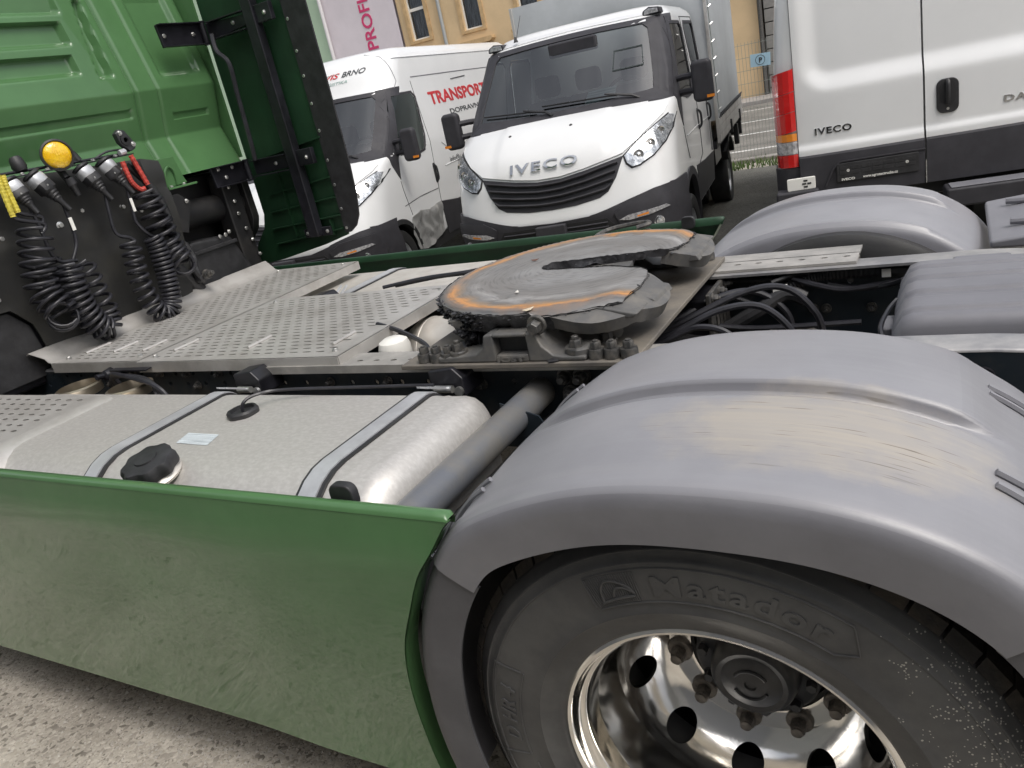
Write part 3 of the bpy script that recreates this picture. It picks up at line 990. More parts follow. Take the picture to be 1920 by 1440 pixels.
# irregular greasy underside skirt of the plate
mb = MB()
k = 3
den = []
for i in range(len(out)):
    a, b = Vector(out[i]), Vector(out[(i + 1) % len(out)])
    n = max(1, int((b - a).length / .012))
    den += [a.lerp(b, t / n) for t in range(n)]
N = len(den)
def sk(i, j):
    p = den[i]
    r = math.hypot(p.x - WX, p.y)
    dr = noise.noise(Vector((p.x * 28, p.y * 28, j))) * .005 + noise.noise(Vector((p.x * 90, p.y * 90, j * 3))) * .0025
    q = p + (p - Vector((WX, 0))).normalized() * (dr - (.0, .004, .016)[j])
    h = (.040 if p.x < -.50 else .016) + (.03 if p.x < -.50 else .006) * noise.noise(Vector((p.x * 9, p.y * 9, 7))) + .012 * noise.noise(Vector((p.x * 45, p.y * 45, 2)))
    return (q.x, q.y, fw_z(p.x, p.y) + (.0035, -h * .45, -h)[j] + (.004 * noise.noise(Vector((p.x * 70, p.y * 70, 9))) if j == 0 else 0))
mb.grid(sk, N, 3, cu=True)
mb.build('grease_rim', 'grease', fwt, ang=60, recalc=False)
# squeezed-out grease beads along the outer edge
mb = MB()
for i in range(0, N, 1):
    p = den[i]
    r = math.hypot(p.x - WX, p.y)
    near = p.y < 0 and p.x < -.3
    slot = abs(p.y) < .13 and p.x > -.80
    for q in range(4 if (near and p.x < -.78) else (0 if slot and i % 3 else 1)):
        s = random.uniform(.003, .009) * (1.3 if p.x < -.8 and near else .65)
        c = Vector((p.x, p.y, 0)) + Vector((p.x - WX, p.y, 0)).normalized() * random.uniform(-.012, .006)
        z = fw_z(p.x, p.y) - random.uniform(-.002, .045 if p.x < -.78 and near else .012)
        V = []
        for d in ((1, 0, 0), (-1, 0, 0), (0, 1, 0), (0, -1, 0), (0, 0, 1), (0, 0, -1)):
            V.append((c.x + d[0] * s * random.uniform(.6, 1.7), c.y + d[1] * s * random.uniform(.6, 1.7), z + d[2] * s * random.uniform(.5, .9)))
        mb.add(V, [(0, 2, 4), (2, 1, 4), (1, 3, 4), (3, 0, 4), (2, 0, 5), (1, 2, 5), (3, 1, 5), (0, 3, 5)])
for k in range(110):                                                # the crumbly lump under the near front edge
    c = Vector((random.gauss(-.868, .022), random.gauss(-.372, .014), random.uniform(1.005, 1.08)))
    s = random.uniform(.009, .018)
    V = [c + Vector(d) * s * random.uniform(.6, 1.4) for d in ((1, 0, 0), (-1, 0, 0), (0, 1, 0), (0, -1, 0), (0, 0, 1), (0, 0, -1))]
    mb.add(V, [(0, 2, 4), (2, 1, 4), (1, 3, 4), (3, 0, 4), (2, 0, 5), (1, 2, 5), (3, 1, 5), (0, 3, 5)])
struct(mb.build('grease_lumps', 'grease', fwt, ang=70), 'stuff')
for s in (-1, 1):
    mb = MB()
    pr = [(-.93, 1.085), (-.90, 1.055), (-.80, 1.045), (-.70, 1.056), (-.55, 1.060), (-.43, 1.062), (-.36, 1.066), (-.345, 1.078), (-.40, 1.090), (-.46, 1.105)]
    mb.prism(pr, lambda a, b, d: (a, d * s, b), .30, .392)
    mb.build('side_beam', 'cast', fwt, bevel=.006)
    MB().prism([(-.33, 1.062), (-.34, 1.080), (-.42, 1.098), (-.42, 1.06)], lambda a, b, d: (a, d * s, b), .14, .28).build('ramp_rib', 'cast', fwt, bevel=.004)
for s in (-1, 1):                                                   # sloping ramp lobes behind the flat plate
    lobe = [(-.62, .425), (-.50, .445), (-.42, .425), (-.355, .365), (-.322, .29), (-.318, .22), (-.335, .165), (-.385, .118), (-.43, .10), (-.43, .30), (-.50, .36), (-.60, .40)]
    lobe = [(p.x, p.y) for p in smooth_path([(*q, 0) for q in lobe[:9]], 4)] + lobe[9:]
    def lz(a, b):
        t = max(0, a + .43, math.hypot(a - WX, b) - .40)
        return 1.112 - .30 * t - 1.5 * t * t + .0015 * noise.noise(Vector((a * 30, b * 30, 2)))
    V, F = patch2d([(a, b * s) for a, b in lobe], .02, lambda a, b: (a, b, lz(a, abs(b))))
    MB().add(V, orient_up(V, F)).build('ramp_lobe', 'cast', fwt, ang=60, recalc=False, solid=.040)
mb = MB()
mb.lathe([(.19, 1.04), (.21, 1.07), (.21, 1.10)], (WX - .05, 0, 0), (0, 0, 1), 28)
mb.build('lock_housing', 'cast', fwt)
MB().tube(smooth_path([(-.80, .40, 1.09), (-.80, .50, 1.10), (-.76, .56, 1.105), (-.66, .58, 1.11), (-.62, .55, 1.11), (-.66, .52, 1.105)], 8), .009, 8).build('release_handle', 'darkbolt', TR)
MB().lathe([(.022, 0), (.028, .01), (.028, .03), (.012, .035), (.012, .06)], (-.46, -.30, .986), (0, 0, 1), 16).build('stop_block', 'cast', TR)
put('bolt', BOLT, TR, (-.455, -.36, .986))
mb = MB().lathe([(.03, 0), (.032, .004), (.02, .010), (0, .012)], (-.555, -.452, .986), (0, 0, 1), 14, mod=lambda a, j: 1 + .25 * math.sin(3 * a) + .1 * math.sin(7 * a))
mb.build('grease_blob', 'grease', TR)

# ---- perforated catwalk panels
fnp = lambda a, b, d: (a, b, d)
def perf(x0, x1, y0, y1, pa, pb, z0, z1, L, w, margin=(.03, .03)):
    cells = []
    nb = int(round((y1 - y0 - 2 * margin[1]) / pb))
    pb = (y1 - y0 - 2 * margin[1]) / nb
    cells += [(x0, x1, y0, y0 + margin[1], False), (x0, x1, y1 - margin[1], y1, False)]
    for j in range(nb):
        b0 = y0 + margin[1] + j * pb
        na = int((x1 - x0 - 2 * margin[0]) / pa)
        off = pa * .5 * (j % 2)
        xa = x0 + margin[0] + off
        na = int((x1 - margin[0] - xa) / pa)
        cells.append((x0, xa, b0, b0 + pb, False))
        for i in range(na):
            cells.append((xa + i * pa, xa + (i + 1) * pa, b0, b0 + pb, True))
        cells.append((xa + na * pa, x1, b0, b0 + pb, False))
    return cells


def lips(mb, x0, x1, y0, y1, pa, pb, z, L, w, margin):
    """raised tongue behind each slot."""
    for c in perf(x0, x1, y0, y1, pa, pb, 0, 0, 0, 0, margin):
        if not c[4]: continue
        ca, cb = (c[0] + c[1]) / 2, (c[2] + c[3]) / 2
        mb.add([(ca - L * .8, cb + w * .9, z), (ca, cb + w * 1.2, z + .0022), (ca + L * .8, cb + w * .9, z), (ca + L * .6, cb + w * 1.6, z), (ca, cb + w * 1.9, z), (ca - L * .6, cb + w * 1.6, z)],
               [(0, 1, 4, 5), (1, 2, 3, 4), (0, 5, 4, 1)])


for nm, (x0, x1, y0, y1) in (('front', (-2.955, -2.375, -.412, .965)), ('rear', (-2.365, -1.352, -.425, .335))):
    cells = perf(x0, x1, y0, y1, .060, .0345, 0, 0, 0, 0)
    mb = holed_plate(cells, .993, 1.0, fnp, slot_hole(.0215, .0044))
    o = mb.build('catwalk_panel', 'alu', TR, ang=40, recalc=False)
    mb = MB()
    def lip(pts):                                               # folded-down edges
        mb.prism(pts, lambda a, b, d: (a, b, d), .958, .998)
    lip([(x0, y0 - .003), (x1, y0 - .003), (x1, y0), (x0, y0)])
    lip([(x1, y0), (x1 + .004, y0), (x1 + .004, y1), (x1, y1)])
    lip([(x0, y1), (x1, y1), (x1, y1 + .003), (x0, y1 + .003)])
    mb.build('folded_edge', 'alu', o, ang=30)
    if nm == 'front':
        ysb = [y0, .25, .28, .62, .63, .66, y1]
        mb = MB()
        prof = [(x0, 1.0), (x0 - .02, 1.004), (x0 - .035, 1.02), (x0 - .075, 1.055), (x0 - .085, 1.057), (x0 - .10, 1.05)]
        mb.grid(lambda i, j: (prof[j][0] + (.004 if i in (2,) else 0), ysb[i] if j < 3 else ysb[i] - .03 * (j > 2) * (i == 0), prof[j][1] - (.004 if i in (3, 4) else 0)), len(ysb), len(prof))
        mb.build('kick_edge', 'alu', o, ang=40, solid=.003)
    for k in range(3):
        xx = x0 + .1 + (x1 - x0 - .2) * k / 2
        MB().cyl((xx, y0 + .10, 1.004), (xx + .0, y0 + .22, 1.004), .006, n=8).build('weld_rib', 'alu', o)
    for q in ((x0 + .05, y0 + .05), (x1 - .05, y0 + .05), (x1 - .05, y1 - .06), (x0 + .06, y1 - .06)):
        put('screw', SMALL, TR, (*q, 1.0))

# ---- fuel tanks with straps
def rr_prof(y0, y1, z0, z1, ro, ri, rb, n=7):
    P = []
    for cy, cz, r, a0 in ((y1, z0, rb, -90), (y1, z1, ri, 0), (y0, z1, ro, 90), (y0, z0, rb, 180)):
        sy = -1 if cy == y1 else 1
        sz = 1 if cz == z0 else -1
        for i in range(n + 1):
            a = math.radians(a0 + 90 * i / n)
            P.append((cy + sy * r + r * math.cos(a), cz + sz * r + r * math.sin(a)))
    return P


def tank(side, x0, x1, y0, y1, z0, z1, m, straps, dz=0):
    """side -1 near. profile given for the near side, mirrored for the far one."""
    base = rr_prof(y0, y1, z0, z1, .17, .07, .10)
    cy, cz = (y0 + y1) / 2, (z0 + z1) / 2
    def off(d):
        return [(y - math.copysign(min(abs(y - cy), d), y - cy) if d > 0 else y + math.copysign(-d, y - cy), z - d * math.copysign(1, z - cz)) for y, z in base]
    st = []
    R = .07
    for i in range(7):
        a = PI / 2 * i / 6
        st.append((x0 + R - R * math.sin(a), R - R * math.cos(a)))
    st = st[::-1]
    st += [(x1 - .16, 0), (x1 - .14, .001), (x1 - .125, -.0005), (x1 - .115, .001)]
    for i in range(7):
        a = PI / 2 * i / 6
        st.append((x1 - R + R * math.sin(a), R - R * math.cos(a)))
    mb = MB()
    n = len(base)
    rings = [[(x, side * -y, z) for y, z in off(d)] for x, d in st]
    mb.grid(lambda i, j: rings[j][i], n, len(rings), cu=True)
    mb.add(rings[0], [tuple(range(n))]); mb.add(rings[-1], [tuple(range(n))])
    t = mb.build('fuel_tank', m, TR, ang=45)
    for sx in straps:
        for nm, hw, d0, d1, mm in (('strap_rubber', .037, 0., -.0055, 'black'), ('strap', .0255, -.0045, -.0085, 'steel')):
            mb = MB()
            A, B = off(d0 - 1e-4), off(d1)
            sl = list(range(0, n))
            ring = [(sx - hw, A), (sx - hw, B), (sx + hw, B), (sx + hw, A)]
            mb.grid(lambda i, j: (ring[j][0], side * -ring[j][1][i][0], ring[j][1][i][1]), n, 4, cu=True)
            mb.build(nm, mm, t, ang=40)
    return t


tk = tank(-1, -2.75, -.70, -1.155, -.565, .30, .953, 'galv', (-1.712, -.905))
tk2 = tank(1, -2.75, -1.05, -1.15, -.48, .30, .925, 'galv2', (-2.18, -1.42))
for s, X in ((-1, (-1.712, -.905)), (1, (-2.18, -1.42))):
    for x in X:
        br = MB().prism([(x - .055, .895), (x - .055, .972), (x + .03, .982), (x + .06, .95), (x + .06, .895)], lambda a, b, d: (a, s * d, b), .392, .50)
        br = br.build('strap_bracket', 'blackm', TR, bevel=.006)
        MB().cyl((x - .028, s * .515, .925), (x + .030, s * .515, .925), .011, n=14).build('strap_pin', 'zinc', br)
        MB().cyl((x + .045, s * .502, .915), (x + .045, s * .512, .915), .014, n=14).build('strap_pin', 'zinc', br)
        for d in (-.017, .017):
            MB().add([(x + d + e * .006, s * y, z + h) for y, z in ((.515, .925), (.60, .965)) for e in (-1, 1) for h in (0, .006)],
                     [(0, 1, 3, 2), (4, 5, 7, 6), (0, 2, 6, 4), (1, 3, 7, 5), (0, 1, 5, 4), (2, 3, 7, 6)]).build('strap_link', 'steel', br)
# filler cap, sender, sticker
ax = Vector((.05, -.22, 1)).normalized()
c0 = Vector((-1.435, -1.085, .935))
fl = MB().lathe([(.066, 0), (.070, .008), (.062, .014), (.058, .024), (.044, .024)], c0, ax, 32).build('filler_neck', 'galv2', tk)
lob = lambda a, j: 1 + (.055 * math.cos(8 * a) if 0 < j < 6 else 0)
cap = MB().lathe([(.052, .018), (.066, .020), (.0685, .026), (.0685, .046), (.063, .056), (.048, .060), (.030, .060), (.029, .064), (.0, .065)], c0, ax, 64, mod=lob).build('filler_cap', 'black', tk, ang=40)
se = MB().lathe([(.046, 0), (.047, .012), (.042, .018), (.036, .018), (.034, .008), (.0, .008)], (-1.452, -.755, .953), (0, 0, 1), 28, mod=lambda a, j: 1 + .03 * math.cos(6 * a)).build('level_sender', 'black', tk)
MB().tube(smooth_path([(-1.452, -.755, .962), (-1.45, -.745, .985), (-1.43, -.71, .995), (-1.37, -.65, .985), (-1.1, -.58, .962), (-.9, -.56, .958)], 8), .005, 6).build('sender_cable', 'cable', tk)
M['label'] = mat('tank_label', (.62, .68, .70), .5, col2=(.36, .40, .42), vscale=3, vpos=(.5, .52), stretch=(2, 170, 1))
MB().add([(-1.525, -.943, .9545), (-1.392, -.947, .9545), (-1.412, -.885, .9545), (-1.545, -.882, .9545)], [(0, 1, 2, 3)]).build('tank_sticker', 'label', tk, ang=0)

# ---- near step panel over the exhaust, exhaust clamps, cable bundle
M['exh'] = mat('exhaust_steel', (.42, .36, .27), .32, metal=.9, col2=(.55, .50, .42), vscale=6)
cells = perf(-3.4, -2.27, -1.14, -.655, .066, .040, 0, 0, 0, 0, (.03, .02))
stp = holed_plate(cells, .962, .965, fnp, slot_hole(.0185, .0055)).build('step_panel', 'alu', TR, ang=40, recalc=False)
mb = MB()
pp = [(-2.27 + .13 * math.sin(PI / 2 * i / 8), .965 - .13 * (1 - math.cos(PI / 2 * i / 8))) for i in range(9)]
mb.grid(lambda i, j: (pp[i][0], (-1.18, -.655)[j], pp[i][1]), 9, 2)
mb.build('step_nose', 'alu', stp, ang=60, solid=.003)
ex = MB().cyl((-3.0, -.58, .62), (-2.05, -.58, .62), .2, n=28).build('exhaust_silencer', 'exh', TR, bevel=.02)
for x in (-2.62, -2.3):
    MB().lathe([(.075, -.02), (.085, -.015), (.085, .015), (.075, .02)], (x, -.53, .930), (0, 0, 1), 30, closed=True).build('exhaust_clamp', 'exh', TR)
MB().lathe([(.026, 0), (.03, .02), (.02, .05), (.011, .055), (.011, .085)], (-2.56, -.40, .945), (0, -1, .2), 14).build('valve_plug', 'blackm', TR)
for k in range(4):
    P = [(-2.52 + .02 * k, -.46, .92), (-2.44, -.49, .965 + .004 * k), (-2.30 + .015 * k, -.50 - .012 * k, .972 + .003 * k), (-2.18 + .02 * k, -.52 - .01 * k, .955), (-2.13 + .02 * k, -.55, .90), (-2.12 + .02 * k, -.56, .80)]
    MB().tube(smooth_path(P, 8), .009, 8).build('cable', 'cable', TR)
box('cable_bracket', 'blackm', TR, -2.50, -2.28, -.46, -.43, .975, .981, .001, Matrix.Rotation(.0, 4, 'Z'))
# air tank and white cap seen below the catwalk
at = MB().lathe([(0, 0), (.06, .006), (.11, .03), (.135, .07), (.14, .10), (.142, .102), (.142, .112), (.14, .114), (.14, .75), (.11, .80), (0, .82)], (-1.47, .10, .80), (1, 0, 0), 36).build('air_tank', 'galv2', TR)
MB().lathe([(.055, 0), (.055, .03), (.048, .05), (.03, .06), (0, .062)], (-1.265, -.245, .93), (0, 0, 1), 24).build('white_cap', 'whitep', TR)
MB().tube(smooth_path([(-1.42, -.12, 1.0), (-1.3, -.16, .985), (-1.14, -.25, .97), (-1.08, -.3, .95)], 6), .008, 6).build('cable', 'cable', TR)
MB().tube(smooth_path([(-1.75, .36, 1.005), (-1.55, .40, 1.02), (-1.35, .42, 1.025), (-1.15, .5, 1.03), (-1.0, .62, 1.02)], 8), .008, 6).build('air_hose', 'cable', TR)
MB().tube(smooth_path([(-1.7, .38, 1.0), (-1.5, .42, 1.012), (-1.3, .45, 1.015), (-1.05, .62, 1.02)], 8), .006, 6).build('air_hose', 'cable', TR)

# ---- cross pipe carrying the mudguard
M['cpipe'] = mat('pipe_paint', (.145, .155, .175), .4, metal=.2, col2=(.20, .19, .17), vscale=6, bump=(60, .04))
MB().cyl((-.665, -.36, .865), (-.665, -1.22, .865), .042, n=28).build('mudguard_pipe', 'cpipe', TR)
MB().prism([(-.70, .84), (-.70, .905), (-.59, .87), (-.55, .80), (-.60, .78)], lambda a, b, d: (a, d, b), -.565, -.56).build('pipe_gusset', 'frame', TR)
MB().cyl((-.665, .36, .865), (-.665, 1.22, .865), .042, n=24).build('mudguard_pipe', 'cpipe', TR)

# ---- side skirts
SKR = [(-.41, 1.0), (-.425, .985), (-.46, .935), (-.502, .88), (-.543, .80), (-.585, .714), (-.613, .62), (-.63, .52), (-.638, .42), (-.638, .34), (-.628, .27)]
SKR = [(p.x, p.y) for p in smooth_path([(*q, 0) for q in SKR], 4)]
def skirt(s, zt, zscale=1.0):
    def zz(z): return zt - (1.0 - z)
    def ysk(x, z):
        t = 1.0 - z
        y = 1.246 + .016 * sstep(0, .10, t) - .012 * sstep(.08, .22, t) * sstep(-.9, -1.3, x) - .05 * sstep(.16, .80, t)
        return s * y
    poly = [(-3.9, .265), (-3.9, 1.0)] + SKR
    V, F = patch2d(poly, .045, lambda a, b: (a, ysk(a, b), zz(b)))
    o = MB().add(V, F).build('side_skirt', 'green' if s < 0 else 'greenshade', TR, ang=60, solid=.012)  # far skirt takes the shaded copy of the green
    if s > 0: o.location = (-.115, 0, 0)
    me = o.data
    # top rolled edge and rear return edge
    mb = MB()
    pr = [(0, 0), (.002, .006), (.007, .0105), (.014, .012), (.024, .011), (.030, .007), (.032, -.02)]
    mb.grid(lambda i, j: ((-3.9, -.45, -.418, -.412)[j], s * (1.247 - pr[i][0] * (1 if j < 3 else .9)), zt + pr[i][1] * (1, 1, 1, .2)[j]), 7, 4)
    mb.build('skirt_top_edge', 'green' if s < 0 else 'greenshade', o, ang=60)
    mb = MB()
    mb.grid(lambda i, j: (SKR[i][0] + .003 - .002 * j, s * (1.262 - .05 * j / 2 - .012 * sstep(.92, 1.0, SKR[i][1]) - .05 * sstep(.84, .20, SKR[i][1])), zz(SKR[i][1])), len(SKR), 3)
    mb.build('skirt_end_edge', 'green', o, ang=60)
    pd = rrect(-.707, -.648, zt - .02, zt + .034, .018)
    MB().prism(pd, lambda a, b, d: (a, s * d, b), 1.19, 1.212).build('skirt_latch', 'black', TR, bevel=.004)
    return o


sk1 = skirt(-1, 1.0)
sk2 = skirt(1, .955)
MB().prism(rrect(-2.47, -2.435, .765, .80, .012), lambda a, b, d: (a, d, b), -1.272, -1.255).build('marker_lamp', 'orange', sk1, bevel=.003)

MB().box(-.655, -.635, -1.12, -.36, .22, .80).build('gap_dark_plate', 'black', TR, bevel=.01)  # added black plate, darkens the gap behind the skirt end
# ---- wheels and mudguards
def ringcell(mb, fn, a0, a1, b0, b1, ca, cb, ra, rb, n=8, rings=3, depth=.012, nfn=None):
    """one cell of a curved sheet with a round hand hole."""
    out = []
    for i in range(n): out.append((a1, b0 + (b1 - b0) * i / n))
    for i in range(n): out.append((a1 - (a1 - a0) * i / n, b1))
    for i in range(n): out.append((a0, b1 - (b1 - b0) * i / n))
    for i in range(n): out.append((a0 + (a1 - a0) * i / n, b0))
    m = len(out)
    inn = []
    for a, b in out:
        t = math.atan2((b - cb) / (b1 - b0), (a - ca) / (a1 - a0))
        inn.append((ca + ra * math.cos(t), cb + rb * math.sin(t)))
    V, F = [], []
    for k in range(rings + 1):
        t = k / rings
        V += [fn(o[0] * (1 - t) + q[0] * t, o[1] * (1 - t) + q[1] * t, 0) for o, q in zip(out, inn)]
    V += [fn(q[0], q[1], depth) for q in inn]
    for k in range(rings + 1):
        for i in range(m):
            F.append((k * m + i, k * m + (i + 1) % m, (k + 1) * m + (i + 1) % m, (k + 1) * m + i))
    mb.add(V, F)


RIMP = [(.262, -1.02), (.2595, -1.0), (.254, -.980), (.245, -.960), (.233, -.940), (.219, -.922), (.204, -.908), (.188, -.899)]
def tyre_prof():
    return [(.287, -1.175), (.296, -1.189), (.305, -1.195), (.3065, -1.1965), (.310, -1.1965), (.320, -1.200), (.345, -1.2095), (.3465, -1.2115), (.3485, -1.2115), (.350, -1.2105),
            (.385, -1.2155), (.425, -1.2145), (.442, -1.2115), (.4435, -1.2135), (.446, -1.2130), (.448, -1.2095), (.462, -1.2055), (.4635, -1.207), (.466, -1.206), (.4675, -1.203),
            (.480, -1.194), (.490, -1.180), (.4915, -1.135), (.4925, -1.10), (.4925, -.98), (.4915, -.945), (.490, -.90), (.478, -.885), (.44, -.868), (.39, -.865), (.33, -.88), (.287, -.90)]


def tyre_y(r):
    P = sorted(tyre_prof()[:22])
    return ip(r, P)


def speck(m):
    """dust splash and pale specks on the trailing side of the tyre."""
    nt = m.node_tree
    b = nt.nodes['Principled BSDF']
    base = b.inputs['Base Color'].links[0].from_socket
    tc = nd(nt, 'ShaderNodeTexCoord')
    v = nd(nt, 'ShaderNodeTexVoronoi', Scale=210.)
    nt.links.new(tc.outputs['Object'], v.inputs['Vector'])
    lt = nd(nt, 'ShaderNodeMath', operation='LESS_THAN'); lt.inputs[1].default_value = .30
    nt.links.new(v.outputs['Distance'], lt.inputs[0])
    n = nd(nt, 'ShaderNodeTexNoise', Scale=26., Detail=4.)
    nt.links.new(tc.outputs['Object'], n.inputs['Vector'])
    sp = nd(nt, 'ShaderNodeSeparateXYZ')
    nt.links.new(tc.outputs['Object'], sp.inputs[0])
    mr = nd(nt, 'ShaderNodeMapRange')
    mr.inputs['From Min'].default_value, mr.inputs['From Max'].default_value = .20, .44
    mr.inputs['To Min'].default_value, mr.inputs['To Max'].default_value = -.30, .30
    nt.links.new(sp.outputs[0], mr.inputs[0])
    ad = nd(nt, 'ShaderNodeMath', operation='ADD')
    nt.links.new(n.outputs[0], ad.inputs[0]); nt.links.new(mr.outputs[0], ad.inputs[1])
    gt = nd(nt, 'ShaderNodeMath', operation='GREATER_THAN'); gt.inputs[1].default_value = .52
    nt.links.new(ad.outputs[0], gt.inputs[0])
    ml = nd(nt, 'ShaderNodeMath', operation='MULTIPLY')
    nt.links.new(lt.outputs[0], ml.inputs[0]); nt.links.new(gt.outputs[0], ml.inputs[1])
    ml2 = nd(nt, 'ShaderNodeMath', operation='MULTIPLY')
    sc2 = nd(nt, 'ShaderNodeSeparateColor')
    nt.links.new(v.outputs['Color'], sc2.inputs[0])
    g2 = nd(nt, 'ShaderNodeMath', operation='GREATER_THAN'); g2.inputs[1].default_value = .45
    nt.links.new(sc2.outputs[0], g2.inputs[0])
    nt.links.new(ml.outputs[0], ml2.inputs[0]); nt.links.new(g2.outputs[0], ml2.inputs[1])
    mx = nd(nt, 'ShaderNodeMix', data_type='RGBA')
    nt.links.new(ml2.outputs[0], mx.inputs[0])
    nt.links.new(base, mx.inputs[6])
    mx.inputs[7].default_value = (.40, .385, .34, 1)
    nt.links.new(mx.outputs[2], b.inputs['Base Color'])


M['tyre2'] = mat('big_tyre_rubber', (.058, .058, .059), .5, col2=(.100, .100, .097), vscale=8, vpos=(.4, .72), bump=(80, .05))
speck(M['tyre2'])
M['tread'] = mat('tread_dirty', (.035, .032, .029), .7, col2=(.085, .070, .053), vscale=18, vpos=(.42, .66), bump=(60, .2))


def big_wheel(x, s, detail):
    w = bpy.data.objects.new('wheel', None)
    COL.objects.link(w)
    w.parent = TR
    w.location = (x, 0, .5)
    if s > 0: w.scale = (1, -1, 1)
    mb = MB().lathe(tyre_prof(), (0, 0, 0), (0, 1, 0), 120, closed=True)
    ty = mb.build('tyre', 'tyre2' if detail else 'tyre', w, ang=50)
    mb = MB()
    nb = 54
    for k in range(nb):                                              # shoulder blocks with gaps between
        for (ya, yb, ph) in ((-1.186, -1.125, 0), (-1.115, -1.06, .5), (-1.05, -1.0, 0), (-.99, -.945, .5), (-.935, -.895, 0)):
            a0, a1 = 2 * PI * (k + ph) / nb + .0065, 2 * PI * (k + 1 + ph) / nb - .0065
            V = []
            for a in (a0, a1):
                ca, sa = math.cos(a), math.sin(a)
                for r, y in ((.486, ya - (.006 if ya < -1.15 else 0)), (.503, ya + (.008 if ya < -1.15 else 0)), (.505, yb), (.486, yb)):
                    V.append((r * ca, y, r * sa))
            mb.add(V, [(0, 1, 2, 3), (4, 5, 6, 7), (0, 1, 5, 4), (1, 2, 6, 5), (2, 3, 7, 6), (0, 3, 7, 4)])
    struct(mb.build('tread_blocks', 'tread', w, ang=25), 'stuff')
    rp = [(.290, -1.150), (.300, -1.170), (.303, -1.184), (.301, -1.192), (.296, -1.1955), (.290, -1.193), (.2865, -1.186), (.2855, -1.176), (.281, -1.169), (.2745, -1.166), (.2705, -1.160), (.2685, -1.148),
          (.2675, -1.13), (.264, -1.122), (.2635, -1.118), (.263, -1.10), (.262, -1.06), (.262, -1.02)]
    mb = MB().lathe([(r, y) for r, y in rp], (0, 0, 0), (0, 1, 0), 128, caps=False)
    arc = [0]
    for i in range(1, len(RIMP)): arc.append(arc[-1] + math.dist(RIMP[i], RIMP[i - 1]))
    tot = arc[-1]
    def rf(a, b, d):
        q = b * tot
        r = float(np.interp(q, arc, [p[0] for p in RIMP])); y = float(np.interp(q, arc, [p[1] for p in RIMP]))
        r += d * .7; y += d * .7
        return (r * math.cos(a), y, r * math.sin(a))
    for k in range(10):
        a0 = 2 * PI * k / 10 + .175 - PI / 10
        ringcell(mb, rf, a0, a0 + 2 * PI / 10, 0, 1, a0 + PI / 10, .46, .135, .27, n=12, rings=6)
    mb.lathe([(.188, -.899), (.178, -.8965), (.15, -.896), (.143, -.894), (.140, -.888), (.140, -.86)], (0, 0, 0), (0, 1, 0), 96, caps=False)
    # weld coincident vertices so the polish runs smoothly
    me = bpy.data.meshes.new('rim')
    me.from_pydata([tuple(p) for p in mb.v], [], mb.f)
    bm = bmesh.new(); bm.from_mesh(me)
    bmesh.ops.remove_doubles(bm, verts=bm.verts, dist=.0006)
    bmesh.ops.recalc_face_normals(bm, faces=bm.faces)
    bm.to_mesh(me); bm.free()
    link('rim', me, 'chrome', w, ang=32)
    MB().lathe([(.25, -.86), (.25, -.80), (.10, -.79), (0, -.79)], (0, 0, 0), (0, 1, 0), 48).build('brake_drum', 'blackm', w)
    hb = MB().lathe([(.137, -.85), (.137, -.875), (.126, -.885), (.124, -.918), (.116, -.924), (.094, -.926), (.088, -.930), (.086, -.945), (.082, -.965), (.076, -.975), (.070, -.979), (.060, -.9765), (.054, -.979), (.03, -.984), (.012, -.985), (.010, -.981), (0, -.981)], (0, 0, 0), (0, 1, 0), 64).build('hub', 'hub', w, ang=35)
    for k in range(10):
        a = 2 * PI * k / 10 + .10
        put('wheel_nut', NUT, w, (.1675 * math.cos(a), -.896, .1675 * math.sin(a)), (0, -1, 0))
        a += .31
        put('hub_bolt', HUBB, w, (.107 * math.cos(a), -.923, .107 * math.sin(a)), (0, -1, 0))
    if detail:
        for a0, a1 in ((.5, 2.6), (3.6, 5.8)):
            MB().tube([(.034 * math.cos(a0 + (a1 - a0) * i / 14), -.984, .034 * math.sin(a0 + (a1 - a0) * i / 14)) for i in range(15)], .0035, 6).build('hub_ridge', 'hub', w)
        def onty(th0, R0):
            def f(a, b, c):
                th = math.radians(th0) - a / R0
                r = R0 + b
                return (r * math.cos(th), tyre_y(r) - .0004 - c * .6, r * math.sin(th))
            return f
        text_on('raised_lettering', 'Matador', 'tyre2', w, onty(99.5, .385), .050, width=.262, extrude=.0032, bold=.0010, space=1.2)
        text_on('raised_lettering', 'D HR 4', 'tyre2', w, onty(183.5, .398), .044, width=.135, extrude=.004, bold=.001, shear=.2)
        def arcline(pts, r=.0018):
            P = []
            for (ra, ta), (rb, tb) in zip(pts[:-1], pts[1:]):
                for i in range(12):
                    t = i / 12
                    rr_, th = ra + (rb - ra) * t, math.radians(ta + (tb - ta) * t)
                    P.append((rr_ * math.cos(th), tyre_y(rr_) - .0006, rr_ * math.sin(th)))
            MB().tube(P, r, 5).build('raised_line', 'tyre2', w)
        arcline([(.372, 116), (.372, 58), (.395, 54), (.434, 58.5), (.434, 116), (.372, 117)])
        arcline([(.386, 156.5), (.386, 188), (.448, 188), (.448, 158), (.386, 156.5)])
        arcline([(.45, 188), (.45, 204), (.38, 204), (.38, 190)])
        lg = MB()
        for k in range(22):                                          # ribbed square behind the emblem
            th = math.radians(116 - 13 * (k + .5) / 22)
            P = [(r * math.cos(th), tyre_y(r) - .0008, r * math.sin(th)) for r in np.linspace(.376, .431, 5)]
            lg.tube(P, .0011, 4)
        struct(lg.build('emblem_ribs', 'tyre2', w), 'stuff')
        def em(p): 
            th = math.radians(103 + 13 * (1 - p[0])); r = .374 + .06 * p[1]
            return (r * math.cos(th), tyre_y(r) - .0018, r * math.sin(th))
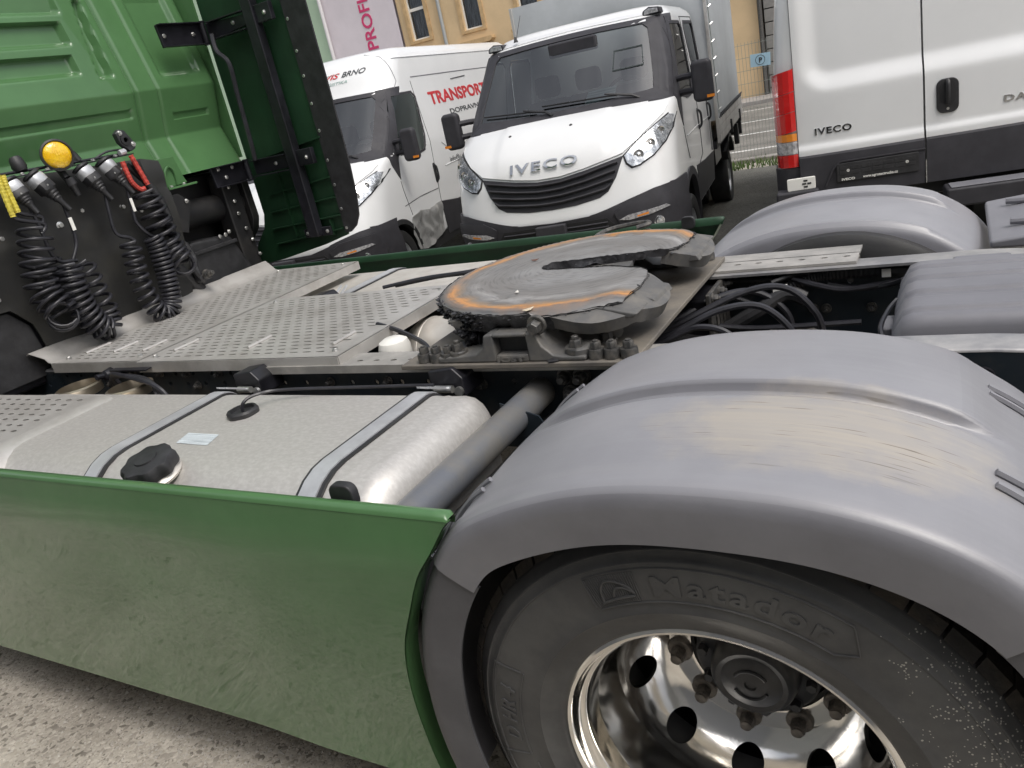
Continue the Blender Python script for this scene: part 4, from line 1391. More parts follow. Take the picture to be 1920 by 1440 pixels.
        for q in ([(.2, .2), (.25, .55), (.42, .78), (.68, .66), (.85, .42), (.88, .3)], [(.15, .15), (.5, .2), (.9, .22)], [(.45, .3), (.55, .5), (.72, .5), (.85, .36)]):
            MB().tube([em(p) for p in [(v.x, v.y) for v in smooth_path([(*p, 0) for p in q], 5)]], .0024, 6).build('emblem', 'tyre2', w)
    return w


big_wheel(0, -1, True)
big_wheel(0, 1, False)
for s in (-1, 1):
    MB().lathe([(.29, -.82), (.39, -.835), (.48, -.815), (.50, -.80), (.50, -.56), (.48, -.545), (.39, -.53), (.29, -.545)], (0, 0, .5), (0, -s, 0), 72).build('inner_tyre', 'tyre', TR) if s > 0 else \
        MB().lathe([(.29, .82), (.39, .835), (.48, .815), (.50, .80), (.50, .56), (.48, .545), (.39, .53), (.29, .545)], (0, 0, .5), (0, -1, 0), 72).build('inner_tyre', 'tyre', TR)
    MB().lathe([(.29, -.88), (.39, -.865), (.48, -.885), (.50, -.90), (.50, -1.16), (.48, -1.19), (.39, -1.21), (.29, -1.19)], (-3.75, 0, .5), (0, -s, 0), 72).build('front_tyre', 'tyre', TR)


def fender_mat(stain):
    m = mat('mudguard_plastic' + ('_worn' if stain else ''), (.182, .182, .200), .38, var=.10, spec=.7, vscale=4, bump=(160, .03))
    nt = m.node_tree
    b = nt.nodes['Principled BSDF']
    base = b.inputs['Base Color'].links[0].from_socket
    tc = nd(nt, 'ShaderNodeTexCoord')
    # long dusty scuff strokes
    mp = nd(nt, 'ShaderNodeMapping', Scale=(3, 90, 3), Rotation=(0, 0, math.radians(-14)))
    nt.links.new(tc.outputs['Object'], mp.inputs['Vector'])
    n = nd(nt, 'ShaderNodeTexNoise', Scale=1., Detail=5.)
    nt.links.new(mp.outputs[0], n.inputs['Vector'])
    r = nd(nt, 'ShaderNodeValToRGB')
    r.color_ramp.elements[0].position, r.color_ramp.elements[1].position = .45, .75
    nt.links.new(n.outputs[0], r.inputs[0])
    mx = nd(nt, 'ShaderNodeMix', data_type='RGBA')
    ml = nd(nt, 'ShaderNodeMath', operation='MULTIPLY'); ml.inputs[1].default_value = .22
    nt.links.new(r.outputs[0], ml.inputs[0])
    nt.links.new(ml.outputs[0], mx.inputs[0])
    nt.links.new(base, mx.inputs[6])
    mx.inputs[7].default_value = (.30, .30, .305, 1)
    # lighter grey mixed in on the upward faces, varied by noise
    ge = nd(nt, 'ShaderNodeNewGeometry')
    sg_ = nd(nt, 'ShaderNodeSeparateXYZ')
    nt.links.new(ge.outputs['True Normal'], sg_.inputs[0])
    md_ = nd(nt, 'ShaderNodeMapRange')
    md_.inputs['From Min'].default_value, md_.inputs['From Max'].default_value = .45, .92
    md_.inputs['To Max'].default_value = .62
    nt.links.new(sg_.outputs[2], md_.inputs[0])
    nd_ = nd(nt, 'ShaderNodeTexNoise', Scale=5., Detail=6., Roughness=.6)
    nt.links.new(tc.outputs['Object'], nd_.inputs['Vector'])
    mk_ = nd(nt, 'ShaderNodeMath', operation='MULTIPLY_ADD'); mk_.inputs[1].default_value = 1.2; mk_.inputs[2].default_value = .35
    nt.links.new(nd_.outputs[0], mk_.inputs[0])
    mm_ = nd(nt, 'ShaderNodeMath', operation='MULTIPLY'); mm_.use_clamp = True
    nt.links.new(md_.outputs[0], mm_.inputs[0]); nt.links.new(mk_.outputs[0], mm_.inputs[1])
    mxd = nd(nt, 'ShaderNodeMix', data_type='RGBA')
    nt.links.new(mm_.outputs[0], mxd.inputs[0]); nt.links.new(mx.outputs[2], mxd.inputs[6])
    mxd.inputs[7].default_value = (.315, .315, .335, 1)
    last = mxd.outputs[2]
    if stain:
        m2 = nd(nt, 'ShaderNodeMapping', Location=(-.16 / .26, 1.05 / .135, 0), Scale=(1 / .26, 1 / .135, 0))
        nt.links.new(tc.outputs['Object'], m2.inputs['Vector'])
        ln = nd(nt, 'ShaderNodeVectorMath', operation='LENGTH')
        nt.links.new(m2.outputs[0], ln.inputs[0])
        n2 = nd(nt, 'ShaderNodeTexNoise', Scale=9., Detail=6., Roughness=.6)
        nt.links.new(tc.outputs['Object'], n2.inputs['Vector'])
        ad = nd(nt, 'ShaderNodeMath', operation='MULTIPLY_ADD'); ad.inputs[1].default_value = 1.5
        nt.links.new(n2.outputs[0], ad.inputs[0]); nt.links.new(ln.outputs['Value'], ad.inputs[2])
        mr = nd(nt, 'ShaderNodeMapRange')
        mr.inputs['From Min'].default_value, mr.inputs['From Max'].default_value = 1.75, 1.25
        nt.links.new(ad.outputs[0], mr.inputs[0])
        ml3 = nd(nt, 'ShaderNodeMath', operation='MULTIPLY_ADD')
        sc5 = nd(nt, 'ShaderNodeMath', operation='MULTIPLY'); sc5.inputs[1].default_value = .35
        nt.links.new(r.outputs[0], sc5.inputs[0])
        nt.links.new(mr.outputs[0], ml3.inputs[0]); nt.links.new(sc5.outputs[0], ml3.inputs[1]); ml3.inputs[2].default_value = 0.
        hf = nd(nt, 'ShaderNodeMath', operation='MULTIPLY_ADD'); hf.inputs[1].default_value = .50
        nt.links.new(mr.outputs[0], hf.inputs[0]); nt.links.new(ml3.outputs[0], hf.inputs[2])
        hf.use_clamp = True
        mx2 = nd(nt, 'ShaderNodeMix', data_type='RGBA')
        nt.links.new(hf.outputs[0], mx2.inputs[0])
        nt.links.new(last, mx2.inputs[6])
        mx2.inputs[7].default_value = (.42, .375, .305, 1)
        # dark hairline scratches inside the worn patch
        mp3 = nd(nt, 'ShaderNodeMapping', Scale=(9, 210, 9), Rotation=(0, 0, math.radians(-16)))
        nt.links.new(tc.outputs['Object'], mp3.inputs['Vector'])
        n3 = nd(nt, 'ShaderNodeTexNoise', Scale=1., Detail=2.)
        nt.links.new(mp3.outputs[0], n3.inputs['Vector'])
        r4 = nd(nt, 'ShaderNodeValToRGB')
        r4.color_ramp.elements[0].position, r4.color_ramp.elements[1].position = .30, .36
        r4.color_ramp.elements[0].color = (.45, .42, .38, 1)
        nt.links.new(n3.outputs[0], r4.inputs[0])
        mx3 = nd(nt, 'ShaderNodeMix', data_type='RGBA', blend_type='MULTIPLY')
        nt.links.new(mr.outputs[0], mx3.inputs[0])
        nt.links.new(mx2.outputs[2], mx3.inputs[6]); nt.links.new(r4.outputs[0], mx3.inputs[7])
        last = mx3.outputs[2]
    nt.links.new(last, b.inputs['Base Color'])
    return m


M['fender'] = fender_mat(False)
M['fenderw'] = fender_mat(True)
M['fenderlow'] = mat('mudguard_flap', (.090, .090, .098), .5, var=.12, vscale=8, bump=(120, .06))
FP = smooth_path([(-.575, 0, .30), (-.600, 0, .42), (-.605, 0, .56), (-.58, 0, .72), (-.52, 0, .865), (-.43, 0, .985), (-.31, 0, 1.052), (-.15, 0, 1.100), (.02, 0, 1.114), (.21, 0, 1.101), (.37, 0, 1.050), (.49, 0, .960), (.57, 0, .83), (.62, 0, .66), (.635, 0, .50)], 9)
def fnorm(i):
    t = FP[min(i + 1, len(FP) - 1)] - FP[max(i - 1, 0)]
    return Vector((-t.z, 0, t.x)).normalized()


def sect(groove=True):
    Y = [(-1.250, -.092), (-1.253, -.06), (-1.2545, -.030), (-1.2535, -.015), (-1.248, -.0045), (-1.239, .0025), (-1.225, .0045), (-1.208, .004)]
    for y in np.linspace(-1.19, -.965, 8): Y.append((float(y), .0))
    if groove: Y += [(-.962, .0), (-.952, -.005), (-.942, -.008), (-.937, -.004), (-.932, .008), (-.927, .0145), (-.918, .016)]
    for y in np.linspace(-.89, -.65, 8): Y.append((float(y), .016 if groove else 0))
    Y += [(-.630, .008), (-.612, -.004), (-.603, -.022), (-.599, -.06), (-.600, -.115)]
    return Y


def fender(s, m, dz=0, dx=0):
    def part(name, i0, i1, m_, extra=0., groove=True, lip=1., yout=0.):
        S = sect(groove)
        idx = list(range(i0, i1 + 1))
        def fn(i, j):
            k = idx[j]
            p, n = FP[k], fnorm(k)
            y, o = S[i]
            g = 1.
            if groove and (y > -.965 or s > 0):
                g = sstep(-.42, -.28, p.x) * sstep(.43, .34, p.x)
            if o > 0 or (groove and -.965 < y < -.9): o *= g
            if s > 0 and groove and -1.2 < y < -.64: o = .016 * g * sstep(-1.2, -1.12, y) * (1 if y < -.97 else 0) + (.016 * g - o if y >= -.97 else 0)
            if o < 0 and y < -1.2: o *= lip
            c = -.020 * ((y + .93) / .31) ** 2
            q = p + n * (o + c + extra)
            return (q.x + dx, s * (-y) if s > 0 else y - yout * (y < -1.2), q.z + dz)
        return MB().grid(fn, len(S), len(idx)).build(name, m_, TR, ang=50, solid=.006)
    n = len(FP)
    f = part('mudguard', 40, 99, m)
    part('mudguard_front_flap', 0, 41, 'fenderlow' if s < 0 else m, -.004, False, 1., -.005)
    part('mudguard_rear_flap', 98, n - 1, 'fenderlow' if s < 0 else m, -.004, False, 1., -.005)
    return f


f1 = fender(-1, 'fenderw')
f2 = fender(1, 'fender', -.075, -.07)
# clips and bolts of the near mudguard's front strap
def onf(i, y, e=.0):
    p, n = FP[i], fnorm(i)
    c = -.020 * ((y + .93) / .31) ** 2
    q = p + n * (c + e)
    return Vector((q.x, y, q.z)), n
i0 = min(range(len(FP) // 2), key=lambda i: abs(FP[i].x + .47))
for y in (-1.04, -.83, -.72):
    p, n = onf(i0, y, .0)
    put('bolt', SMALL, TR, p, n)
for y in (-1.13, -.69):
    mb = MB()
    for e in (-.016, .016):
        P = [onf(i, y + e, .006)[0] for i in range(i0 - 4, i0 + 8)]
        mb.tube(P, .005, 6)
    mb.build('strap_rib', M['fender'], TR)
    q = MB()
    for k in range(4):
        p, n = onf(i0 - 7 + k, y, .003)
        q.tube([(p.x, y - .022, p.z), (p.x + n.x * .004, y, p.z + n.z * .004), (p.x, y + .022, p.z)], .003, 6)
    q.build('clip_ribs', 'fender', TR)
for y in (-1.06, -.76):
    i1 = min(range(len(FP) // 2, len(FP)), key=lambda i: abs(FP[i].x - .44))
    mb = MB()
    for e in (-.018, .018):
        mb.tube([onf(i, y + e * (1 + (i - i1) * .03), .003)[0] for i in range(i1 - 3, i1 + 10)], .006, 6)
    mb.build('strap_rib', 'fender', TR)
# flat rear carrier plate beyond the far mudguard
MB().prism([(.44, .89), (.44, .915), (.62, .935), (1.3, .90), (1.3, .87)], lambda a, b, d: (a, d, b), .64, 1.22).build('mudguard_carrier', 'coverm', TR, bevel=.01)
for y in (.78, 1.08): MB().cyl((.5, y, .94), (1.3, y, .91), .012, n=8).build('carrier_rib', 'coverm', TR)
put('bolt', SMALL, TR, (.75, .9, .935)); put('bolt', SMALL, TR, (.78, 1.12, .935))
# ================================================================== CAB REAR, FAIRING, CONNECTIONS
def rec(u, a0, a1, ea, v, b0, b1, eb0, eb1):
    return sstep(a0 - ea, a0, u) * sstep(a1 + ea, a1, u) * sstep(b0 - eb0, b0, v) * sstep(b1 + eb1, b1, v)


def cab_x(y, z):
    if z >= 2.03:
        x = -3.2 - (z - 2.03) * .24
    elif z > 1.80:
        x = -3.2 - (2.03 - z) * .24
    else:
        x = -3.255 + (1.80 - z) * .36 - .012 * sstep(1.80, 1.82, z)
    x -= .012 * math.exp(-((z - 2.03) / .012) ** 2) * 0
    ay = abs(y)
    if z > 2.08:
        for z0, z1, ye in ((2.140, 2.222, .425), (2.275, 2.372, .455), (2.42, 2.53, .48), (2.58, 2.69, .5), (2.74, 2.85, .5), (2.9, 3.0, .5)):
            x -= .036 * rec(ay, -1, ye - .03, .025, z, z0 + .016, z1, .030, .010)
        t = (z - 2.11) / .35
        x -= .042 * rec(ay, .515 + .06 * t, .560 + .025 * t, .020, z, 2.125, 2.46, .022, .02)
        x -= .026 * rec(ay, .87, 1.085, .03, z, 2.115, 2.62, .035, .03)
    x -= .010 * rec(ay, -1, .60, .010, z, 1.918, 1.948, .008, .008)
    x -= .010 * rec(ay, .86, 1.085, .008, z, 1.882, 1.904, .008, .008)
    for c, w in ((.645, .006), (.787, .006)):
        x -= .010 * math.exp(-((ay - c) / w) ** 2)
    x += .006 * sstep(.652, .658, ay) * sstep(.782, .776, ay)
    if ay > 1.145:
        d = min(1, (ay - 1.145) / .045)
        x -= .045 * (1 - math.sqrt(max(0, 1 - d * d)))
    return x


Yg = sorted(set(list(np.round(np.linspace(-1.19, -.3, 40), 4)) + list(np.round(np.linspace(-.3, 1.19, 190), 4))))
Zg = list(np.round(np.linspace(1.60, 2.55, 150), 4)) + list(np.round(np.linspace(2.57, 3.2, 24), 4))
cabp = MB().grid(lambda i, j: (cab_x(Yg[i], Zg[j]), Yg[i], Zg[j]), len(Yg), len(Zg)).build('cab_rear_wall', 'green', TR, ang=40)
MB().box(-5.3, -3.33, -1.19, 1.19, 1.62, 3.3).build('cab_body', 'green', TR, bevel=.06, seg=3)
for y in (.651, .781):
    for k in range(12):
        z = 1.75 + .06 * k
        if k % 2 == 0: put('seam_rivet', SMALL, TR, (cab_x(y + .014, z) - .004, y + .022, z), (1, 0, 0)) if False else None
# green bracket plate under the rear wall
bk = MB().prism([(.52, 1.70), (.70, 1.70), (.72, 1.60), (.735, 1.56), (.57, 1.55), (.555, 1.60)], lambda a, b, d: (d, a, b), -3.165, -3.155).build('cab_bracket', 'green', TR, bevel=.004)
box('bracket_foot', 'green', bk, -3.155, -3.09, .56, .74, 1.545, 1.556, .002)
MB().tube(smooth_path([(-3.15, .60, 1.56), (-3.145, .61, 1.63), (-3.145, .64, 1.655), (-3.145, .665, 1.63), (-3.15, .665, 1.56)], 6), .006, 6).build('bracket_bead', 'green', bk)
for y in (.60, .68): put('screw', SMALL, TR, (-3.12, y, 1.556))

# side fairing on the far side: inner skin with ribs, rubber strip, beam, hinged arms
Y0 = 1.225
def fair_y(x, z): return Y0 - .05 * sstep(-2.75, -3.25, x) * 0
poly = [(-3.37, 1.03), (-3.35, .985), (-3.15, 1.005),  (-2.80, 1.06), (-2.62, 1.10), (-2.60, 1.14), (-2.60, 3.2), (-3.203, 3.2), (-3.203, 1.28), (-3.235, 1.20), (-3.33, 1.11)]
V, F = patch2d(poly, .08, lambda a, b: (a, Y0, b))
MB().prism([(-3.42, 1.62), (-3.205, 1.62), (-3.205, 3.2), (-3.42, 3.2)], lambda a, b, d: (a, d, b), 1.192, 1.205).build('corner_panel', 'green', TR)
sf = MB().add(V, F).build('side_fairing', 'greenshade', TR, solid=-.012)
V, F = patch2d(poly, .2, lambda a, b: (a, Y0 + .014, b))
MB().add(V, F).build('fairing_skin', 'green', sf, ang=30)
st = [(-2.62, 1.115), (-2.58, 1.115), (-2.53, 1.145), (-2.495, 1.20), (-2.475, 1.30), (-2.462, 1.5), (-2.462, 3.2), (-2.62, 3.2)]
MB().prism(st, lambda a, b, d: (a, d, b), Y0 - .012, Y0 - .002).build('rubber_strip', 'black', sf, ang=30)
RIV = bolt_mesh(.009, .004, 0, 0, 0, 0, 'rivet', 'zinc')
for z in (2.37, 2.22, 2.066, 1.944, 1.805, 1.666, 1.51, 1.378, 1.247, 1.14): put('rivet', RIV, sf, (-2.602, Y0 - .012, z), (0, -1, 0))
for x0, z0, x1, z1 in ((-3.12, 1.585, -2.61, 1.635), (-2.85, 1.60, -2.85, 1.62), (-3.10, 1.385, -2.62, 1.425), (-3.13, 1.285, -2.62, 1.315), (-3.16, 1.19, -2.62, 1.215), (-3.16, 1.10, -2.63, 1.14), (-2.98, 1.13, -2.98, 1.55), (-2.7, 1.11, -2.7, 1.2)):
    n_ = Vector((-(z1 - z0), 0, x1 - x0)).normalized() * .003
    mb = MB()
    V = [(x + s_ * n_.x, y, z + s_ * n_.z) for y in (Y0 - .022, Y0) for x, z in ((x0, z0), (x1, z1)) for s_ in (-1, 1)]
    mb.add(V, [(0, 1, 3, 2), (0, 2, 6, 4), (1, 3, 7, 5), (0, 1, 5, 4), (2, 3, 7, 6)])
    mb.build('fairing_rib', 'greenshade', sf, ang=20)
bmz = box('fairing_beam', 'blackm', sf, -2.835, -2.765, Y0 - .075, Y0 - .02, 1.12, 3.2, .006)
box('beam_foot', 'blackm', sf, -2.90, -2.70, Y0 - .035, Y0 - .015, 1.115, 1.165, .004)
for x in (-2.875, -2.725): put('bolt', SMALL, sf, (x, Y0 - .035, 1.14), (0, -1, 0))
for z, dz, nm in ((2.27, .10, 0), (1.545, .11, 1)):
    ar = MB().prism([(-3.13, z - .045), (-3.13, z + .045), (-2.84, z + .025), (-2.84, z - .025)] if nm == 0 else [(-3.10, z - .035), (-3.10, z + .04), (-2.84, z + .045), (-2.84, z - .03)], lambda a, b, d: (a, d, b), Y0 - .06, Y0 - .045)
    ar = ar.build('fairing_arm', 'blackm', sf, bevel=.003)
    box('arm_flange', 'blackm', sf, -3.10, -2.84, Y0 - .085, Y0 - .045, z - .045, z - .039, .001)
    box('arm_flange', 'blackm', sf, -3.10, -2.84, Y0 - .085, Y0 - .045, z + .040, z + .046, .001)
    box('arm_end', 'blackm', sf, -2.765, -2.66, Y0 - .06, Y0 - .03, z - .035, z + .05, .003)
    for x in (-2.93, -2.70): put('bolt', SMALL, sf, (x, Y0 - .06, z + .005), (0, -1, 0))
    MB().cyl((-3.145, Y0 - .07, z - .06), (-3.145, Y0 - .07, z + .06), .016, n=12).build('hinge_pin', 'blackm', sf)
    ya, yb = (.87, 1.17) if nm == 0 else (.91, 1.18)
    hp_ = MB().prism([(ya, z + .055), (yb, z + .055), (yb, z - .045), (ya + .01, z - .055)], lambda a, b, d: (d, a, b), -3.175, -3.160).build('hinge_plate', 'blackm', TR, bevel=.003)
    box('plate_flange', 'blackm', hp_, -3.16, -3.13, ya, yb, z + .05, z + .056, .001)
    box('plate_flange', 'blackm', hp_, -3.16, -3.13, ya + .01, yb, z - .056, z - .05, .001)
    for y, q in (((.90, 0), (1.09, 0)) if nm == 0 else ((.96, .04), (1.06, .035), (1.0, -.01))): put('bolt', SMALL, hp_, (-3.158, y, z + q), (1, 0, 0))
MB().tube(smooth_path([(-3.08, 1.14, 2.25), (-3.06, 1.12, 2.165), (-3.0, 1.12, 2.09), (-3.01, 1.12, 1.927), (-3.02, 1.12, 1.7), (-3.04, 1.13, 1.59)], 8), .013, 8).build('drain_hose', 'cable', TR)

# black parts below the cab
pc = [(-.85, 1.77), (.45, 1.715), (.53, 1.69), (.515, 1.56), (.505, 1.38), (.47, 1.17), (.42, 1.02), (.40, .98), (-.352, .98), (-.355, 1.05), (-.372, 1.165), (-.40, 1.20), (-.44, 1.245), (-.85, 1.27)]
def cov_x(y, z):
    x = -3.05 + .016 * noise.noise(Vector((y * 4, z * 4, 1))) + .008 * noise.noise(Vector((y * 13, z * 13, 5)))
    zf = 1.525 + .03 * y
    x += .014 * sstep(zf + .01, zf - .01, z) - .05 * sstep(1.62, 1.78, z)
    return x
V, F = patch2d(pc, .035, lambda a, b: (cov_x(a, b), a, b))
cv = MB().add(V, F).build('engine_cover', 'rubbers', TR, ang=60, solid=.008)
for y, z in ((.034, 1.555), (-.092, 1.518), (.234, 1.527), (-.463, 1.30), (-.346, 1.525), (.31, 1.49)):
    put('screw', bolt_mesh(.010, .008, .017, .003, 0, 0, 'cover_screw', 'zinc') if y == .034 else bpy.data.meshes['cover_screw'], cv, (cov_x(y, z) + .002, y, z), (1, 0, 0))
box('cover_frame', 'blackm', TR, -3.4, -3.08, -.6, .52, .9, 1.7, .02)
gd = patch2d([(-.9, 1.26), (-.44, 1.235), (-.375, 1.16), (-.362, 1.05), (-.365, .94), (-.9, .94)], .05, lambda a, b: (-3.07 + .1 * sstep(-.6, -.9, a), a, b))
MB().add(*gd).build('wheel_arch_flap', 'black', TR, ang=60, solid=.008)
mgy = mat('chassis_black', (.012, .012, .013), .45, col2=(.03, .028, .026), vscale=8, vpos=(.45, .75))
M['chblk'] = mgy
MB().cyl((-3.30, .45, 1.40), (-3.30, 1.16, 1.38), .075, n=20).build('stabiliser_tube', 'chblk', TR)
box('cab_crossbeam', 'chblk', TR, -3.5, -3.34, .3, 1.15, 1.42, 1.58, .015)
MB().prism([(.52, 1.52), (.60, 1.52), (.66, 1.47), (.585, 1.32), (.53, 1.34)], lambda a, b, d: (d, a, b), -3.10, -3.09).build('cab_bracket_lower', 'chblk', TR, bevel=.003)
put('bolt', SMALL, TR, (-3.085, .63, 1.475), (1, 0, 0))
MB().prism([(.50, 1.05), (.55, 1.23), (.62, 1.265), (.86, 1.245), (.885, 1.235), (.99, .99), (.99, .9), (.50, .9)], lambda a, b, d: (d, a, b), -3.45, -3.14).build('front_mudguard', 'black', TR, bevel=.02)
box('mudguard_ledge', 'black', TR, -3.14, -3.12, .54, .90, 1.195, 1.215, .004)
for y in (.84, .87, .80): put('bolt', SMALL, TR, (-3.13, y, 1.25 + .01 * (y > .85)), (1, 0, 0))
for k, (y, z) in enumerate(((1.02, 1.48), (1.03, 1.40), (1.03, 1.33), (1.05, 1.24), (1.07, 1.17), (1.09, 1.08))): put('bolt', SMALL, TR, (-3.19, y, z), (1, 0, 0))
box('engine_block', 'chblk', TR, -4.6, -3.4, -1.0, 1.17, .5, 1.60, .03)
MB().prism([(-3.6, 1.60), (-3.20, 1.60), (-3.195, 1.28), (-3.225, 1.215), (-3.32, 1.13), (-3.38, 1.02), (-3.6, .90)], lambda a, b, d: (a, d, b), 1.13, 1.18).build('cab_post_plate', 'chblk', TR, bevel=.006)
box('cab_post', 'chblk', TR, -3.30, -3.2, .98, 1.10, .95, 1.56, .01)
MB().tube(smooth_path([(-3.12, .42, 1.35), (-3.06, .50, 1.28), (-3.05, .52, 1.20), (-3.0, .47, 1.15), (-3.0, .5, 1.08)], 6), .020, 8).build('cab_damper_hose', 'black', TR)
MB().lathe([(.028, 0), (.03, .03), (.018, .045), (.016, .08)], (-3.02, .485, 1.10), (.9, .3, .1), 12).build('cab_damper_eye', 'black', TR)
put('bolt', BOLTB, TR, (-2.97, .50, 1.115), (1, .1, .1))
MB().cyl((-3.05, .40, 1.2), (-3.05, .52, 1.0), .035, n=12).build('cab_damper', 'black', TR)

# connector rail, lamp, plugs
rl = MB().tube([(-2.985, -.42, 1.768), (-2.985, .30, 1.752)], .007, 6)
rl.box(-2.99, -2.94, -.42, .32, 1.742, 1.747)
rl = rl.build('connector_rail', 'blackm', TR, ang=30)
for y in (-.30, -.21, -.10, .0, .115, .23): put('screw', SMALL, rl, (-2.95, y, 1.747))
la = Vector((1, -.30, .02)).normalized()
lc = Vector((-2.955, -.035, 1.797))
lh = MB().lathe([(.0, -.075), (.03, -.07), (.05, -.05), (.057, -.02), (.063, 0), (.066, .006), (.066, .016), (.059, .019), (.055, .012)], lc, la, 40).build('work_lamp', 'black', TR)
M['amber'] = mat('amber_lens', (.74, .42, .004), .12, coat=.9, col2=(.84, .56, .015), vscale=24, bump=(55, .35))
ln_ = MB().lathe([(.056, .012), (.052, .018), (.040, .024), (.022, .028), (0, .029)], lc, la, 40).build('lamp_lens', 'amber', lh)
u_, w_, d_ = frame_of(la)
for k in range(-5, 6):
    h = math.sqrt(max(0, .051 ** 2 - (k * .0093) ** 2))
    P = [lc + u_ * (k * .0093) + w_ * (h * t) + d_ * (.0290 - .011 * ((k * .0093) ** 2 + (h * t) ** 2) / .0028) for t in np.linspace(-.95, .95, 7)]
    MB().tube(P, .0013, 4).build('lens_flute', 'amber', lh)
MB().cyl(lc - d_ * .04 + Vector((0, 0, -.05)), (-2.97, -.02, 1.70), .016, n=10).build('lamp_stem', 'black', lh)
MB().tube(smooth_path([lc + Vector((-.06, .05, .0)), lc + Vector((-.05, .09, -.0)), lc + Vector((-.04, .11, -.04))], 6), .022, 10).build('lamp_cable_boot', 'black', lh)
plugs = [((-.275, 1.728), (-.250, 1.615)), ((-.172, 1.738), (-.113, 1.595)), ((.050, 1.728), (.092, 1.595)), ((.165, 1.735), (.207, 1.60))]
for (ya, za), (yb, zb) in plugs:
    a, b = Vector((-2.955, ya, za)), Vector((-2.905, yb, zb))
    d = (b - a).normalized()
    L = (b - a).length
    k = L / .145
    pl = MB().lathe([(.030, 0), (.040, .004), (.041, .012), (.030, .016), (.034, .05)], a - d * .012, d, 20).build('plug', 'black', TR)
    MB().lathe([(.036, .0), (.038, .01), (.037, .034), (.030, .044)], a + d * .008, d, 20, mod=lambda t, j: 1 + .06 * math.cos(4 * t)).build('plug_collar', 'steel', pl)
    MB().lathe([(.034, .0), (.037, .008), (.036, .035 * k), (.026, .044 * k), (.027, .050 * k), (.022, .056 * k), (.024, .062 * k), (.017, .068 * k), (.019, .074 * k), (.012, .086 * k), (.010, .13 * k)], a + d * .040, d, 20, mod=lambda t, j: 1 + (.09 * math.cos(4 * t) if j < 3 else 0)).build('plug_boot', 'black', pl)
    uu = frame_of(d)[0]
    for s in (-1, 1): put('screw', bolt_mesh(.004, .003, 0, 0, 0, 0, 'plug_screw', 'zinc') if 'plug_screw' not in bpy.data.meshes else bpy.data.meshes['plug_screw'], pl, a + d * .055 + uu * .02 * s + Vector((.036, 0, 0)), (1, 0, 0))
MB().lathe([(.024, 0), (.030, .02), (.026, .05), (.02, .06)], (-2.98, -.19, 1.762), (-.2, 0, 1), 14).build('socket_cap', 'black', TR)
MB().lathe([(.02, 0), (.022, .03), (.014, .04), (.012, .08)], (-2.96, -.02, 1.70), (0, .2, -1), 12).build('air_fitting', 'black', TR)
gh = MB().prism([(.268, 1.842), (.292, 1.858), (.318, 1.850), (.338, 1.815), (.355, 1.785), (.345, 1.765), (.315, 1.755), (.295, 1.775), (.275, 1.80)], lambda a, b, d: (d, a, b), -2.975, -2.945).build('gladhand', 'hub', TR, bevel=.005)
MB().lathe([(.024, 0), (.024, .006), (.012, .007), (.010, 0)], (-2.945, .305, 1.808), (1, 0, 0), 20).build('gladhand_seal', 'black', gh)
put('screw', SMALL, gh, (-2.945, .29, 1.84), (1, 0, 0)); put('screw', SMALL, gh, (-2.945, .34, 1.785), (1, 0, 0))
MB().lathe([(.013, 0), (.015, .01), (.015, .03), (.01, .035)], (-2.95, .255, 1.757), (0, 1, .1), 10).build('brass_fitting', 'steel', gh)
MB().tube(smooth_path([(-2.97, .30, 1.77), (-2.98, .22, 1.775), (-2.985, .15, 1.755)], 6), .005, 6).build('thin_hose', 'cable', TR)

# coiled cables and hoses
def coil(axis, R, r, turns, R1=None, x=None, steps=16, sq=1.):
    A = smooth_path(axis, 14)
    Ls = [0]
    for i in range(1, len(A)): Ls.append(Ls[-1] + (A[i] - A[i - 1]).length)
    n = int(turns * steps)
    P = []
    u = None
    for k in range(n + 1):
        t = k / n
        if isinstance(sq, list): t = ip(t, sq)
        q = t * Ls[-1]
        i = min(max(int(np.searchsorted(Ls, q)) - 1, 0), len(A) - 2)
        f = (q - Ls[i]) / max(1e-9, Ls[i + 1] - Ls[i])
        c = A[i].lerp(A[i + 1], f)
        tg = (A[min(i + 2, len(A) - 1)] - A[max(i - 1, 0)]).normalized()
        u = Vector((1, 0, 0)) if u is None else u
        u = (u - tg * u.dot(tg)).normalized()
        w = tg.cross(u)
        a = 2 * PI * turns * (k / n)
        P.append(c + (u * math.cos(a) + w * math.sin(a)) * R)
    return P


def yz(L, x=-2.92): return [(x if len(p) == 2 else p[2], p[0], p[1]) for p in L]
CB = 'cable'
def cable(name, P, r, m=CB, n=8, parent=TR): return MB().tube(P, r, n).build(name, m, parent, ang=60)
# far left air hose with yellow sleeves
for a in ([(-.325, 1.77), (-.330, 1.70), (-.332, 1.60)], [(-.305, 1.76), (-.309, 1.70), (-.306, 1.612)]):
    P = smooth_path(yz(a), 24)
    MB().tube(P, [.0105 + .0012 * (i % 4 < 2) for i in range(len(P))], 8).build('yellow_sleeve', 'hose_y', TR, ang=30)
box('yellow_gladhand', 'hose_y', TR, -2.96, -2.93, -.36, -.30, 1.775, 1.83, .01)
cable('air_hose', smooth_path(yz([(-.332, 1.605), (-.318, 1.585), (-.275, 1.568), (-.23, 1.55), (-.225, 1.53), (-.25, 1.51)]), 8), .0085)
cable('air_hose', smooth_path(yz([(-.306, 1.612), (-.285, 1.60), (-.245, 1.585), (-.222, 1.57), (-.23, 1.545)]), 8), .0085)
cable('coiled_hose', coil(yz([(-.272, 1.535), (-.300, 1.453), (-.325, 1.37), (-.338, 1.283), (-.322, 1.19, -2.88)]), .062, .0075, 9, sq=[(0, 0), (.7, .74), (1, 1)]), .0075)
